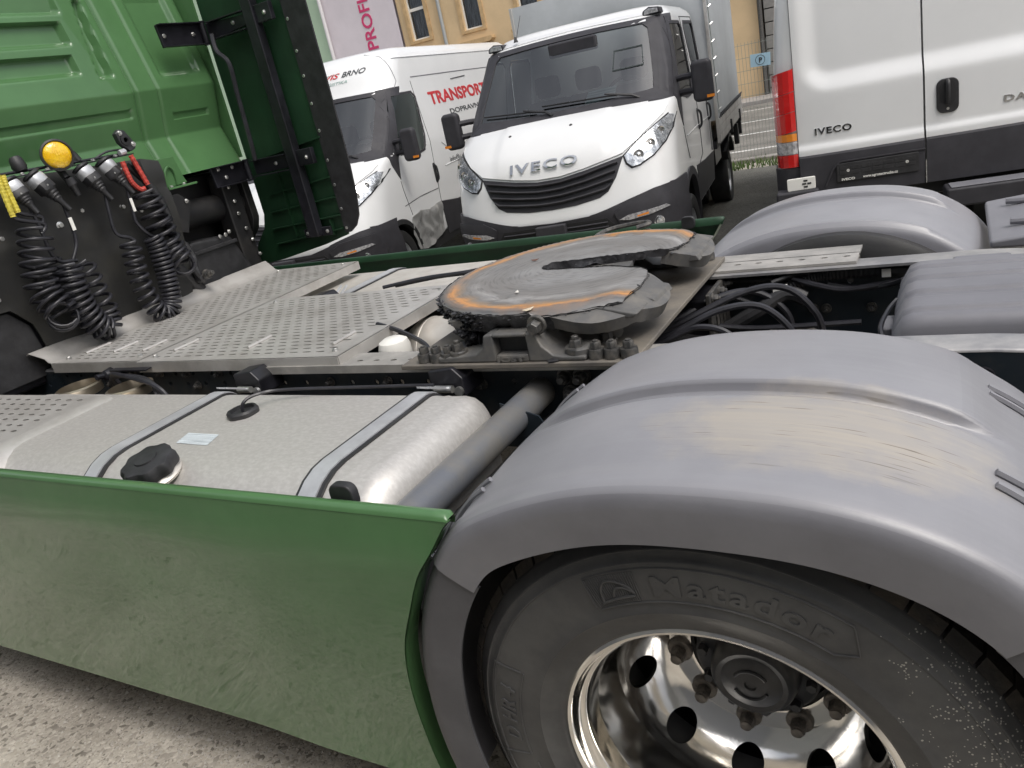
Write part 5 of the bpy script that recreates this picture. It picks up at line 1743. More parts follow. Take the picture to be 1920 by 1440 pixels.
cable('coiled_hose', coil(yz([(-.322, 1.19, -2.88), (-.30, 1.165, -2.93), (-.26, 1.19, -2.97), (-.25, 1.28, -2.99), (-.24, 1.40, -2.99)]), .058, .0075, 8), .0075)
# second pair: plugs one and two
cable('plug_cable', smooth_path(yz([(-.254, 1.63), (-.246, 1.528), (-.246, 1.43), (-.222, 1.385), (-.17, 1.374), (-.15, 1.368)]), 8), .008)
cable('plug_cable', smooth_path(yz([(-.112, 1.60), (-.113, 1.54), (-.115, 1.483), (-.127, 1.43), (-.165, 1.378)]), 8), .008)
cable('coiled_cable', coil(yz([(-.205, 1.365), (-.219, 1.267), (-.214, 1.181), (-.187, 1.095), (-.155, 1.058)], -2.91), .052, .009, 12), .0082)
cable('coiled_cable', coil(yz([(-.155, 1.058), (-.118, 1.058), (-.102, 1.118), (-.112, 1.208), (-.120, 1.295), (-.132, 1.362)], -2.935), .046, .009, 10, sq=[(0, 0), (.5, .32), (1, 1)]), .0082)
# third pair: plugs three and four
cable('plug_cable', smooth_path(yz([(.091, 1.60), (.078, 1.533), (.068, 1.45), (.085, 1.415), (.125, 1.398), (.15, 1.375)]), 8), .008)
cable('plug_cable', smooth_path(yz([(.207, 1.61), (.200, 1.563), (.194, 1.505), (.19, 1.45), (.225, 1.39), (.25, 1.37)]), 8), .008)
box('cable_label', 'whitep', TR, -2.912, -2.908, .190, .204, 1.50, 1.56, .001)
box('cable_label', 'whitep', TR, -2.912, -2.908, -.122, -.106, 1.49, 1.545, .001)
cable('coiled_cable', coil(yz([(.112, 1.377), (.101, 1.292), (.092, 1.206), (.098, 1.126), (.118, 1.049), (.145, 1.020)], -2.91), .040, .009, 10, sq=[(0, 0), (.75, .80), (1, 1)]), .0082)
cable('coiled_cable', coil(yz([(.145, 1.020), (.175, 1.022), (.211, 1.062), (.231, 1.163), (.239, 1.252), (.243, 1.329), (.236, 1.372)], -2.91), .040, .009, 19), .0082)
# red hoses and their coil on the right
for a in ([(.232, 1.72), (.236, 1.66), (.245, 1.62), (.27, 1.588), (.295, 1.585)], [(.285, 1.738), (.302, 1.67), (.318, 1.60)]):
    P = smooth_path(yz(a), 14)
    MB().tube(P, [.0105 + .0013 * (i % 4 < 2) for i in range(len(P))], 8).build('red_sleeve', 'hose_r', TR, ang=30)
cable('coiled_hose', coil(yz([(.288, 1.575), (.295, 1.47), (.305, 1.366), (.318, 1.285), (.335, 1.215, -2.89)]), .060, .0085, 8.5, sq=[(0, 0), (.7, .78), (1, 1)]), .0085)
cable('coiled_hose', coil(yz([(.335, 1.215, -2.89), (.365, 1.215, -2.95), (.375, 1.30, -2.98), (.365, 1.42, -2.99)]), .052, .0085, 7), .0085)
cable('braided_hose', smooth_path(yz([(.327, 1.711), (.34, 1.63), (.375, 1.54), (.392, 1.45), (.385, 1.36), (.37, 1.25)], -2.96), 8), .019, 'black', 10)
cable('braided_hose', smooth_path(yz([(.30, 1.70), (.345, 1.64), (.40, 1.56), (.42, 1.46), (.41, 1.36)], -2.99), 8), .016, 'black', 10)
# leaves and husks lying on the greasy plate
for nm, lab, c, s_, a, col in (('seed_husk', 'pale dry husk stuck in the grease near the front edge of the fifth wheel plate', (-.63, -.435), .018, .9, (.55, .48, .36)),
                               ('dry_leaf', 'curled brown leaf lying on the middle left of the fifth wheel plate', (-.87, .10), .014, .2, (.13, .05, .03)),
                               ('leaf_scrap', 'small white scrap beside the grease pit near the front of the fifth wheel', (-.745, -.275), .013, 1.9, (.62, .60, .55))):
    M[nm] = mat(nm, col, .7)
    z = fw_z(*c) + .003
    P = [(-1, 0), (-.4, .45), (.3, .4), (1, 0), (.3, -.35), (-.5, -.3)]
    V = [(c[0] + s_ * (p * math.cos(a) - q * math.sin(a)), c[1] + s_ * (p * math.sin(a) + q * math.cos(a)), z + s_ * (.5 * q * q + .25 * p * p) * 1.4) for p, q in P]
    V += [(v[0], v[1], v[2] - .0012) for v in V]
    o = MB().add(V, [(0, 1, 2, 3, 4, 5), (11, 10, 9, 8, 7, 6)] + [(i, (i + 1) % 6, 6 + (i + 1) % 6, 6 + i) for i in range(6)]).build(nm, nm, ang=0)
    tag(o, lab, 'leaf')
# ================================================================== VANS AND LORRY
def pip(x, y, poly):
    c = False
    n = len(poly)
    for i in range(n):
        x1, y1 = poly[i]; x2, y2 = poly[(i + 1) % n]
        if (y1 > y) != (y2 > y) and x < (x2 - x1) * (y - y1) / (y2 - y1) + x1: c = not c
    return c


class Body:
    """nose-and-cab shell: s across, l back from the bumper, z up."""
    def __init__(b, P, W, D, n=2.7):
        b.P, b.W, b.D, b.n = P, W, D, n

    def X(b, s, z):
        p, w, d = ip(z, b.P), ip(z, b.W), ip(z, b.D)
        q = min(1., abs(s) / w)
        return p + d * (1 - (max(0, 1 - q ** b.n)) ** (1 / b.n)) + (abs(s) - w) * 3 * (abs(s) > w)

    def Y(b, l, z):
        p, w, d = ip(z, b.P), ip(z, b.W), ip(z, b.D)
        q = min(1., max(0., 1 - (l - p) / d))
        return w * (max(0, 1 - q ** b.n)) ** (1 / b.n)

    def front(b, off=0.):
        def f(s, z):
            e = .004
            du = (b.X(s + e, z) - b.X(s - e, z)) / (2 * e)
            dv = (b.X(s, z + e) - b.X(s, z - e)) / (2 * e)
            n = Vector((du, -1, dv)).normalized()
            return (s + n.x * off, b.X(s, z) + n.y * off, z + n.z * off)
        return f

    def side(b, sg, off=0.):
        def f(l, z):
            e = .004
            du = (b.Y(l + e, z) - b.Y(l - e, z)) / (2 * e)
            dv = (b.Y(l, z + e) - b.Y(l, z - e)) / (2 * e)
            n = Vector((1, -du, -dv)).normalized()
            return (sg * (b.Y(l, z) + n.x * off), l + n.y * off, z + n.z * off)
        return f


def orient(V, F, ref):
    """flip the faces when they look away from ref."""
    a = Vector((0, 0, 0))
    for f in F:
        p = [Vector(V[i]) for i in f[:3]]
        a += (p[1] - p[0]).cross(p[2] - p[0])
    return F if a.dot(Vector(ref)) > 0 else [tuple(reversed(f)) for f in F]


def panel(name, m, parent, poly, fn, ref, step=.07, solid=.008, ang=40):
    V, F = patch2d(poly, step, fn)
    return MB().add(V, orient(V, F, ref)).build(name, m, parent, ang=ang, recalc=False, solid=solid)


def ring(name, m, parent, outer, inner, fn, ref, solid=.006, sub=6):
    n = len(outer)
    V = []
    for L in (outer, inner):
        for i in range(n):
            a, b = L[i], L[(i + 1) % n]
            V += [fn(a[0] + (b[0] - a[0]) * k / sub, a[1] + (b[1] - a[1]) * k / sub) for k in range(sub)]
    N = n * sub
    F = [(i, (i + 1) % N, N + (i + 1) % N, N + i) for i in range(N)]
    return MB().add(V, orient(V, F, ref)).build(name, m, parent, ang=40, recalc=False, solid=solid)


def grow(poly, d):
    cx, cy = sum(p[0] for p in poly) / len(poly), sum(p[1] for p in poly) / len(poly)
    out = []
    n = len(poly)
    for i in range(n):
        a, b, c = Vector(poly[i - 1]), Vector(poly[i]), Vector(poly[(i + 1) % n])
        e1, e2 = (b - a).normalized(), (c - b).normalized()
        n1, n2 = Vector((e1.y, -e1.x)), Vector((e2.y, -e2.x))
        m = (n1 + n2)
        m = m / max(.35, m.length_squared) * 2 if m.length > 1e-6 else n1
        m = m * .5 if False else m
        q = b + m * (d / 2) * (1 if True else 0) * 1.0
        out.append((q.x, q.y))
    if sum((p[0] - cx) ** 2 + (p[1] - cy) ** 2 for p in out) < sum((p[0] - cx) ** 2 + (p[1] - cy) ** 2 for p in poly) and d > 0:
        return [(2 * p[0] - q[0], 2 * p[1] - q[1]) for p, q in zip(poly, out)]
    return out


def shell(b, z0, z1, lend, wins_f, wins_s, arches, parent, m='white', name='body'):
    """body skin with openings for windscreen, side windows and wheel arches, closed by a crowned roof."""
    nz = int((z1 - z0) / .033)
    zs = [z0 + (z1 - z0) * i / nz for i in range(nz + 1)]
    nt_, ns = 34, int(lend / .055)
    rows = []
    for z in zs:
        p, w, d = ip(z, b.P), ip(z, b.W), ip(z, b.D)
        R = []
        half = []
        for k in range(nt_ + 1):
            t = PI / 2 * k / nt_
            s = w * math.sin(t) ** (2 / b.n)
            half.append((s, p + d * (1 - math.cos(t) ** (2 / b.n))))
        l0 = p + d
        sd_ = [(w, l0 + (lend - l0) * k / ns) for k in range(1, ns + 1)]
        hf = half + sd_
        R = [(-s, l) for s, l in hf[::-1]] + hf[1:]
        rows.append([(s, l, z) for s, l in R])
    nu = len(rows[0])
    mid = nu // 2
    def skip(i, j):
        q = [rows[j][i], rows[j][i + 1], rows[j + 1][i], rows[j + 1][i + 1]]
        s, l, z = [sum(v[k] for v in q) / 4 for k in range(3)]
        if abs(i + .5 - mid) < nt_ * .93 and any(pip(s, z, w) for w in wins_f): return True
        if abs(i + .5 - mid) > nt_ * .55:
            if any(pip(l, z, w) for w in wins_s): return True
            if any((l - a) ** 2 + (z - c) ** 2 < r * r for a, c, r in arches): return True
        return False
    mb = MB().grid(lambda i, j: rows[j][i], nu, len(zs), skip=skip)
    top = rows[-1]
    lf = min(p[1] for p in top)
    cy = (lf + lend) / 2
    rs = [top]
    for k, dz in ((.985, .012), (.94, .026), (.82, .042), (.5, .055), (.0, .06)):
        rs.append([(p[0] * k, cy + (p[1] - cy) * (1 - (1 - k) * (1 if p[1] < cy else .3)), z1 + dz) for p in top])
    mb.grid(lambda i, j: rs[j][i], nu, len(rs))
    me_b = [r[0] for r in rows] + [r[-1] for r in rows][::-1]
    mb.add(me_b, [tuple(range(len(me_b)))])
    # make the outside face outwards
    me = bpy.data.meshes.new(name)
    me.from_pydata(mb.v, [], mb.f)
    bm = bmesh.new(); bm.from_mesh(me)
    bmesh.ops.remove_doubles(bm, verts=bm.verts, dist=.0003)
    bmesh.ops.recalc_face_normals(bm, faces=bm.faces)
    bm.to_mesh(me); bm.free()
    o = link(name, me, m, parent, 38)
    if wins_f:                                                       # black pillars between windscreen and doors
        me.materials.append(M['vanblack'])
        zt, zb = max(p[1] for p in wins_f[0]) + .03, min(p[1] for p in wins_f[0]) - .055
        for f in me.polygons:
            s, l, z = f.center
            if zb < z < zt and l < ip(z, b.P) + ip(z, b.D) * .80 and abs(s) > ip(z, b.W) * .80: f.material_index = 1
    return o


def small_wheel(parent, s, l, z, R=.345, sg=1, rimm='rimgrey'):
    w = bpy.data.objects.new('wheel', None); COL.objects.link(w)
    w.parent = parent
    w.location = (s, l, z)
    ax = (sg, 0, 0)
    k = R / .345
    MB().lathe([(.21 * k, -.20), (.28 * k, -.215), (.325 * k, -.20), (.343 * k, -.18), (R, -.12), (R, -.04), (.343 * k, .01), (.325 * k, .03), (.28 * k, .035), (.225 * k, .02), (.21 * k, -.005)], (0, 0, 0), ax, 56, closed=True).build('tyre', 'tyre', w, ang=40)
    mb = MB()
    rp = [(.205, -.045), (.19, -.03), (.15, -.012), (.115, -.020), (.10, -.03)]
    arc = [0]
    for i in range(1, len(rp)): arc.append(arc[-1] + math.dist(rp[i], rp[i - 1]))
    def rf(a, b, d):
        q = b * arc[-1]
        r = float(np.interp(q, arc, [p[0] for p in rp])) * k; h = float(np.interp(q, arc, [p[1] for p in rp]))
        return (sg * (h - d * .8), r * math.cos(a), r * math.sin(a))
    for i in range(12):
        a0 = 2 * PI * i / 12
        ringcell(mb, rf, a0, a0 + 2 * PI / 12, 0, 1, a0 + PI / 12, .36, .115, .20, n=3, rings=1)
    mb.lathe([(.21 * k, .002), (.217 * k, .012), (.212 * k, .014), (.204 * k, -.004), (.205 * k, -.045)], (0, 0, 0), ax, 48, caps=False)
    mb.lathe([(.10 * k, -.03), (.085 * k, -.028), (.07 * k, .01), (.055 * k, .016), (0, .018)], (0, 0, 0), ax, 32)
    mb.build('rim', rimm, w, ang=40)
    MB().lathe([(.2 * k, -.11), (0, -.11)], (0, 0, 0), ax, 24).build('brake', 'blackm', w)
    return w


M['rimgrey'] = mat('steel_rim', (.42, .43, .44), .4, metal=.5, var=.1, vscale=9)
WS = [(-.785, 1.425), (-.4, 1.405), (0, 1.40), (.4, 1.405), (.785, 1.425), (.775, 1.55), (.735, 1.80), (.715, 1.905), (.67, 1.945), (.3, 1.958), (0, 1.96), (-.3, 1.958), (-.67, 1.945), (-.715, 1.905), (-.735, 1.80), (-.775, 1.55)]
WSO = [(-.90, 1.335), (-.45, 1.352), (0, 1.358), (.45, 1.352), (.90, 1.335), (.885, 1.55), (.835, 1.80), (.805, 1.93), (.765, 1.985), (.3, 2.000), (0, 2.003), (-.3, 2.000), (-.765, 1.985), (-.805, 1.93), (-.835, 1.80), (-.885, 1.55)]
W1 = [(1.14, 1.33), (1.55, 1.285), (1.86, 1.30), (1.96, 1.42), (2.04, 1.86), (1.98, 1.90), (1.50, 1.90), (1.42, 1.86)]
mirf = lambda L: [(-a, b) for a, b in L][::-1]


def daily_front(root, B, left_dim=False):
    F_, S_ = B.front, B.side
    fr, rtv, lfv = (0, -1, .3), (1, 0, 0), (-1, 0, 0)
    ring('windscreen_surround', 'vanblack', root, WSO, WS, F_(.004), fr, .01)
    V, Fc = patch2d(WS, .09, F_(-.004))
    MB().add(V, orient(V, Fc, fr)).build('windscreen', 'glass', root, recalc=False, ang=60)
    # bonnet, grille, bumper as separate pressed panels
    bon = [(-.60, 1.022), (-.3, .965), (-.1, .937), (.1, .937), (.3, .965), (.60, 1.022), (.72, 1.10), (.885, 1.232), (.905, 1.28), (.89, 1.318), (.5, 1.338), (0, 1.342), (-.5, 1.338), (-.89, 1.318), (-.905, 1.28), (-.885, 1.232), (-.72, 1.10)]
    def bf(s, z):
        o = .012 + .012 * sstep(.50, .44, abs(s)) * sstep(.98, 1.1, z) - .006 * sstep(.9, .94, abs(s))
        return F_(o)(s, z)
    panel('bonnet', 'white', root, bon, bf, fr, .035, .012, ang=30)
    gr = [(-.605, 1.005), (-.3, .950), (-.1, .922), (.1, .922), (.3, .950), (.605, 1.005), (.54, .86), (.47, .765), (.40, .728), (.2, .700), (0, .694), (-.2, .700), (-.40, .728), (-.47, .765), (-.54, .86)]
    g = panel('grille', 'vanblack', root, gr, F_(.004), fr, .06, .01)
    for k in range(4):
        t = (k + .6) / 4.4
        P = []
        for i in range(25):
            s = -.57 + 1.14 * i / 24
            s *= 1 - .17 * t
            zt, zb = ip(abs(s), [(0, .918), (.1, .920), (.3, .945), (.605, 1.0)]), ip(abs(s), [(0, .70), (.2, .704), (.40, .732), (.47, .77), (.6, 1.0)])
            zt = zt + (.0 if abs(s) < .5 else 0)
            z = zt + (ip(0, [(0, .70)]) + (zt - .918) * (1 - .3 * t) - zt) * t
            if z < zb - .0: z = zb
            P.append(F_(.024)(s, z))
        mb = MB()
        mb.grid(lambda i, j: (P[i][0], P[i][1] + (.0, -.006, .004, .022)[j], P[i][2] + (.013, .004, -.009, -.012)[j]), 25, 4)
        mb.build('grille_bar', 'vanblack', g, ang=30)
    bp = [(-.98, .735), (-.80, .722), (-.62, .680), (-.45, .635), (-.30, .602), (0, .596), (.30, .602), (.45, .635), (.62, .680), (.80, .722), (.98, .735), (.985, .5), (.97, .27), (-.97, .27), (-.985, .5)]
    bm_ = panel('bumper', 'vanblack', root, bp, F_(.022), fr, .045, .015)
    lo = [(-.44, .575), (0, .582), (.44, .575), (.50, .50), (.47, .40), (-.47, .40), (-.50, .50)]
    lg_ = panel('lower_grille', 'gap', root, lo, F_(.026), fr, .08, .004)
    for z in (.545, .51, .475, .44):
        MB().tube([F_(.032)(s, z) for s in np.linspace(-.44, .44, 15)], .007, 5).build('grille_bar', 'vanblack', lg_)
    MB().box(-.15, .11, -.07, .03, .44, .585).build('plate_holder', 'vanblack', root, bevel=.012)
    for sg in (1, -1):
        mm = (lambda L: L) if sg > 0 else mirf
        pod = [(.50, .60), (.62, .655), (.90, .665), (.93, .50), (.90, .36), (.62, .36), (.55, .45)]
        panel('fog_pod', 'vanblack', bm_, mm(pod), F_(.036), fr, .05, .012)
        tl = [(.53, .548), (.60, .575), (.86, .592), (.88, .572), (.74, .545), (.60, .535)]
        panel('indicator', 'clear', bm_, mm(tl), F_(.044), fr, .05, .006)
        panel('indicator_bulb', 'orange', bm_, mm([(.66, .558), (.74, .57), (.74, .553), (.66, .548)]), F_(.047), fr, .05, .002)
        c = Vector(F_(.036)(sg * .80, .475))
        MB().lathe([(.040, 0), (.042, .01), (.034, .012), (.030, .004), (0, .012)], c, (sg * .3, -1, 0), 24).build('fog_lamp', 'lampglass', bm_)
        hl = [(.612, 1.000), (.72, 1.085), (.83, 1.160), (.915, 1.215), (.945, 1.205), (.940, 1.12), (.90, 1.04), (.82, .965), (.72, .918), (.665, .912), (.63, .945)]
        h = panel('headlight', 'lampglass', root, mm(hl), F_(.010), fr, .03, .012, ang=25)
        panel('headlight_rim', 'gap', h, mm(grow(hl, .024)), F_(.004), fr, .05, .008)
        for s0, z0, r in ((.715, .985, .040), (.80, 1.045, .038), (.87, 1.12, .03)):
            c = Vector(F_(.010)(sg * s0, z0))
            MB().lathe([(r, .0), (r, .006), (r * .8, .002), (r * .45, -.004 + .006), (0, .014)], c, (sg * .35, -1, .1), 20).build('reflector', 'chrome', h)
        V, Fc = patch2d(mm(hl), .04, F_(.026))
        MB().add(V, orient(V, Fc, fr)).build('headlight_cover', 'lampcover', h, recalc=False)
        # black triangle behind the bonnet, mirror
        tri = [(.90, 1.335), (.915, 1.24), (1.03, 1.07), (1.10, 1.27), (1.16, 1.345), (1.50, 1.90), (1.56, 1.965), (1.52, 1.97), (1.22, 1.62)]
        panel('pillar_trim', 'vanblack', root, tri, S_(sg, .005), rtv if sg > 0 else lfv, .06, .006)
        mr_ = MB()
        mr_.box(sg * 1.055, sg * 1.26, .98, 1.10, 1.36, 1.56) if sg > 0 else mr_.box(sg * 1.26, sg * 1.055, .98, 1.10, 1.36, 1.56)
        mo = MB()
        x0, x1 = sorted((sg * 1.075, sg * 1.245))
        pr = rrect(x0, x1, 1.235, 1.565, .045)
        mo.prism(pr, lambda a, b, d: (a, d, b), .985, 1.09)
        mo = mo.build('mirror', 'vanblack', root, bevel=.035, seg=4)
        for z in (1.455, 1.335):
            P = smooth_path([(sg * .90, 1.13, z - .01), (sg * 1.0, 1.09, z), (sg * 1.10, 1.04, z)], 6)
            MB().tube(P, .026, 8).build('mirror_arm', 'vanblack', mo)
        MB().box(*sorted((sg * 1.19, sg * 1.252)), .978, .99, 1.262, 1.285).build('mirror_indicator', 'orange', mo)
    # wipers and washers
    for pv, el, tip in (((.62, 1.392), (.40, 1.425), (-.16, 1.452)), ((-.12, 1.398), (-.32, 1.425), (-.74, 1.46))):
        p0, p1, p2 = F_(.03)(*pv), F_(.05)(*el), F_(.014)(*tip)
        w = MB()
        w.tube([F_(.012)(pv[0] + .06, 1.37), p0, p1], [.012, .012, .008], 6)
        q0 = F_(.014)(el[0] + .10, el[1] - .004)
        w.tube([q0] + [F_(.016)(el[0] + .1 + (tip[0] - el[0] - .1) * k / 8, el[1] + (tip[1] - el[1]) * k / 8) for k in range(1, 9)], .0075, 5)
        w.build('wiper', 'black', root)
    for s, z in ((.16, 1.27), (-.38, 1.27)):
        MB().lathe([(.016, 0), (.014, .012), (.005, .018)], F_(.014)(s, z), (0, -.3, 1), 10).build('washer_jet', 'black', root)
    # inside: dash, seats, wheel, pillars
    box('dashboard', 'dash', root, -.80, .80, .95, 1.35, .9, 1.345, .05)
    box('cab_floor', 'seat', root, -.85, .85, .4, 2.85, .3, .45, .02)
    for s in (-.42, .0, .45):
        q = box('seat', 'seat', root, s - .22, s + .22, 1.75, 1.90, .75, 1.48, .05)
        box('headrest', 'seat', q, s - .13, s + .13, 1.80, 1.90, 1.50, 1.70, .05)
    st = MB().tube([(.45 + .19 * math.cos(2 * PI * k / 24), 1.36 + .05 * math.sin(2 * PI * k / 24), 1.38 + .17 * math.sin(2 * PI * k / 24)) for k in range(24)], .015, 6, closed=True)
    st.box(.28, .62, 1.37, 1.39, 1.37, 1.40)
    st.build('steering_wheel', 'seat', root)


def chrome_word(root, B):
    f = B.front(.016)
    text_on('badge', 'IVECO', 'chromel', root, lambda a, b, c: (lambda p: (p[0], p[1] - c - .004, p[2]))(B.front(.024)(-.325 + a, 1.008 + b)), .088, width=.575, extrude=.0045, bold=.001, space=1.15)


def side_windows(root, B, polys, sgs=(1, -1)):
    for sg in sgs:
        ref = (sg, 0, 0)
        for w in polys:
            ring('window_frame', 'vanblack', root, grow(w, .05), w, B.side(sg, .004), ref, .006)
            V, F = patch2d(w, .1, B.side(sg, -.006))
            MB().add(V, orient(V, F, ref)).build('side_window', 'glassd', root, recalc=False)


def handle(root, B, l, z, h=.20, m='black'):
    p = B.side(1, 0)(l, z)
    MB().prism(rrect(l - .035, l + .035, z - h / 2, z + h / 2, .034), lambda a, b, d: (p[0] + d, a, b), -.004, .006).build('door_handle', m, root, bevel=.003)
    MB().tube(smooth_path([(p[0] + .004, l, z - h * .42), (p[0] + .03, l, z - h * .25), (p[0] + .03, l, z + h * .25), (p[0] + .004, l, z + h * .42)], 5), .011, 8).build('handle_grip', m, root)


def seam(root, fn, pts, r=.0035, m='gap'):
    P = []
    for (a, b), (c, d) in zip(pts[:-1], pts[1:]):
        n = max(2, int(math.dist((a, b), (c, d)) / .05))
        P += [fn(a + (c - a) * k / n, b + (d - b) * k / n) for k in range(n)]
    P.append(fn(*pts[-1]))
    MB().tube(P, r, 5).build('panel_seam', m, root)


def finish(root, dz):
    """stand the vehicle's base on the lower yard level."""
    root.location.z += dz
    for c in root.children: c.location.z -= dz


def arch_lip(root, B, sg, l, z, r, m='vanblack', w=.05, a0=-10, a1=190):
    n = 20
    A = [math.radians(a0 + (a1 - a0) * k / n) for k in range(n + 1)]
    mb = MB()
    rows = ((r - .03, -.03), (r - .02, .014), (r + w, .014), (r + w, .001))
    mb.grid(lambda i, j: B.side(sg, rows[j][1])(l + rows[j][0] * math.cos(A[i]), z + rows[j][0] * math.sin(A[i])), n + 1, 4)
    mb.build('arch_trim', m, root, ang=40)
    mb = MB()
    mb.grid(lambda i, j: (sg * (.96, .45)[j], l + (r + .0) * math.cos(A[i]), z + (r + .0) * math.sin(A[i])), n + 1, 2)
    mb.build('wheel_well', 'gap', root, ang=40)


# ---- the white crew-cab lorry with the grey tarpaulin
p1 = (-2.489, 3.522, -0.142)
L1 = thing('crew_cab_lorry', 'white crew cab lorry with grey tarpaulin body and chrome letters on its bonnet', 'lorry', (p1[0], p1[1], 0), -p1[2])
BT = Body([(.22, .14), (.30, .07), (.45, .02), (.60, 0), (.72, .03), (.92, .085), (1.02, .125), (1.12, .20), (1.22, .335), (1.29, .46), (1.335, .60), (1.37, .68), (1.97, 1.32), (2.02, 1.42), (2.06, 1.54)],
          [(.22, .94), (.60, .965), (1.0, .965), (1.3, .955), (1.95, .885), (2.0, .868), (2.03, .845), (2.06, .80)],
          [(.22, .55), (1.0, .58), (1.3, .52), (1.4, .42), (2.1, .42)], 3.0)
W2 = [(2.24, 1.40), (2.62, 1.40), (2.78, 1.46), (2.86, 1.86), (2.82, 1.90), (2.26, 1.90), (2.22, 1.86)]
mid_ = lambda A, B_: [(.55 * a[0] + .45 * b[0], .55 * a[1] + .45 * b[1]) for a, b in zip(A, B_)]
shell(BT, .30, 2.06, 2.93, [mid_(WS, WSO)], [grow(W1, .03), grow(W2, .03)], [(1.07, .17, .50)], L1)
daily_front(L1, BT)
chrome_word(L1, BT)
side_windows(L1, BT, [W1, W2])
for l in (1.98, 2.76): handle(L1, BT, l, 1.03)
for pts in ([(2.10, 1.96), (2.08, 1.4), (2.04, 1.2), (2.02, .70), (1.62, .62)], [(2.10, 1.96), (2.86, 1.96), (2.90, 1.88), (2.84, 1.3), (2.80, .62)], [(1.02, 1.06), (1.04, .98), (1.16, .78)]):
    seam(L1, BT.side(1, .001), pts)
seam(L1, BT.side(1, .002), [(1.15, .97), (1.9, .98), (2.85, .97)], .005, 'white')
for sg in (1, -1):
    panel('sill_trim', 'vanblack', L1, [(1.52, .66), (2.1, .625), (2.90, .60), (2.90, .31), (1.60, .31)], BT.side(sg, .004), (sg, 0, 0), .08, .012)
    panel('bumper_side', 'vanblack', L1, [(.30, .735), (.58, .72), (.60, .60), (.60, .28), (.30, .28)], BT.side(sg, .014), (sg, 0, 0), .08, .012)
    arch_lip(L1, BT, sg, 1.07, .17, .50)
    small_wheel(L1, sg * .93, 1.07, .135, .35, sg)
    small_wheel(L1, sg * .93, 4.45, .10, .345, sg)
    small_wheel(L1, sg * .62, 4.45, .10, .345, sg)
    MB().prism([(3.9, .45)] + [(4.45 + .46 * math.cos(math.radians(a)), .10 + .46 * math.sin(math.radians(a))) for a in range(150, 25, -12)] + [(4.9, .40), (4.9, .44)] + [(4.45 + .50 * math.cos(math.radians(a)), .10 + .50 * math.sin(math.radians(a))) for a in range(30, 151, 12)], lambda a, b, d: (sg * d, a, b), .55, 1.0).build('rear_mudguard', 'black', L1)
    c = BT.front(0)(sg * .74, 2.005)
    mk = MB().prism([(-.085, 0), (.085, 0), (.075, .05), (-.02, .065), (-.075, .04)], lambda a, b, d: (c[0] + a, c[1] + d, c[2] + b + .0), -.03, .12).build('roof_marker', 'vanblack', L1, bevel=.012, seg=3)
    MB().prism([(-.065, .008), (.06, .008), (.055, .042), (-.02, .052), (-.06, .034)], lambda a, b, d: (c[0] + a, c[1] + d, c[2] + b), -.036, -.028).build('marker_lens', 'clear', mk, bevel=.003)
    for l in (3.2, 3.22): pass
box('rain_sensor', 'vanblack', L1, -.16, .28, 1.205, 1.30, 1.83, 1.95, .02)
MB().cyl((-.52, 1.45, 2.05), (-.49, 1.62, 2.27), .004, .002, n=6).build('aerial', 'black', L1)
MB().lathe([(.022, 0), (.012, .03), (.005, .05)], (-.52, 1.45, 2.045), (0, 0, 1), 10).build('aerial_base', 'black', L1)
panel('roof_lip', 'white', L1, [(-.74, 2.008), (0, 2.026), (.74, 2.008), (.70, 2.04), (0, 2.055), (-.70, 2.04)], BT.front(.006), (0, -1, 1), .1, .01)
M['qrframe'] = mat('sticker_line', (.05, .06, .06), .9, spec=.1)
ring('screen_sticker', 'qrframe', L1, [(.44, 1.62), (.70, 1.62), (.68, 1.78), (.44, 1.78)], [(.448, 1.628), (.692, 1.628), (.674, 1.772), (.448, 1.772)], BT.front(.001), (0, -1, .5), .001)
# chassis and tarpaulin body
MB().box(-.42, -.34, 2.9, 6.1, .36, .55).build('chassis_rail', 'frame', L1)
MB().box(.34, .42, 2.9, 6.1, .36, .55).build('chassis_rail', 'frame', L1)
box('side_locker', 'blackm', L1, .55, .965, 3.02, 3.62, .42, .80, .01)
box('load_floor', 'vanblack', L1, -1.0, 1.0, 2.98, 6.15, .60, .68, .006)
tb = MB()
def tarpfn(i, j):
    # loop around the outside of the tarpaulin
    loop = rrect(-1.03, 1.03, 2.985, 6.14, .02, 2)
    return None
NZ = 15
lp = []
for a, b in zip([(-1.03, 6.14), (-1.03, 2.985), (1.03, 2.985), (1.03, 6.14)], [(-1.03, 2.985), (1.03, 2.985), (1.03, 6.14), (-1.03, 6.14)]):
    n = 26
    for k in range(n): lp.append((a[0] + (b[0] - a[0]) * k / n, a[1] + (b[1] - a[1]) * k / n))
def tf(i, j):
    s, l = lp[i]
    z = .90 + 1.57 * j / (NZ - 1)
    w = .010 * noise.noise(Vector((s * 2.2, l * 3.5, z * .8))) + .005 * math.sin(l * 11 + 2 * noise.noise(Vector((l, z, 0)))) * (abs(s) > 1.02)
    return (s * (1 + w), l + (w if abs(s) < 1 else 0), z)
tb.grid(tf, len(lp), NZ, cu=True)
top = [tf(i, NZ - 1) for i in range(len(lp))]
tb.add(top, [tuple(range(len(top)))])
tb = tb.build('tarpaulin', 'tarp', L1, ang=50)
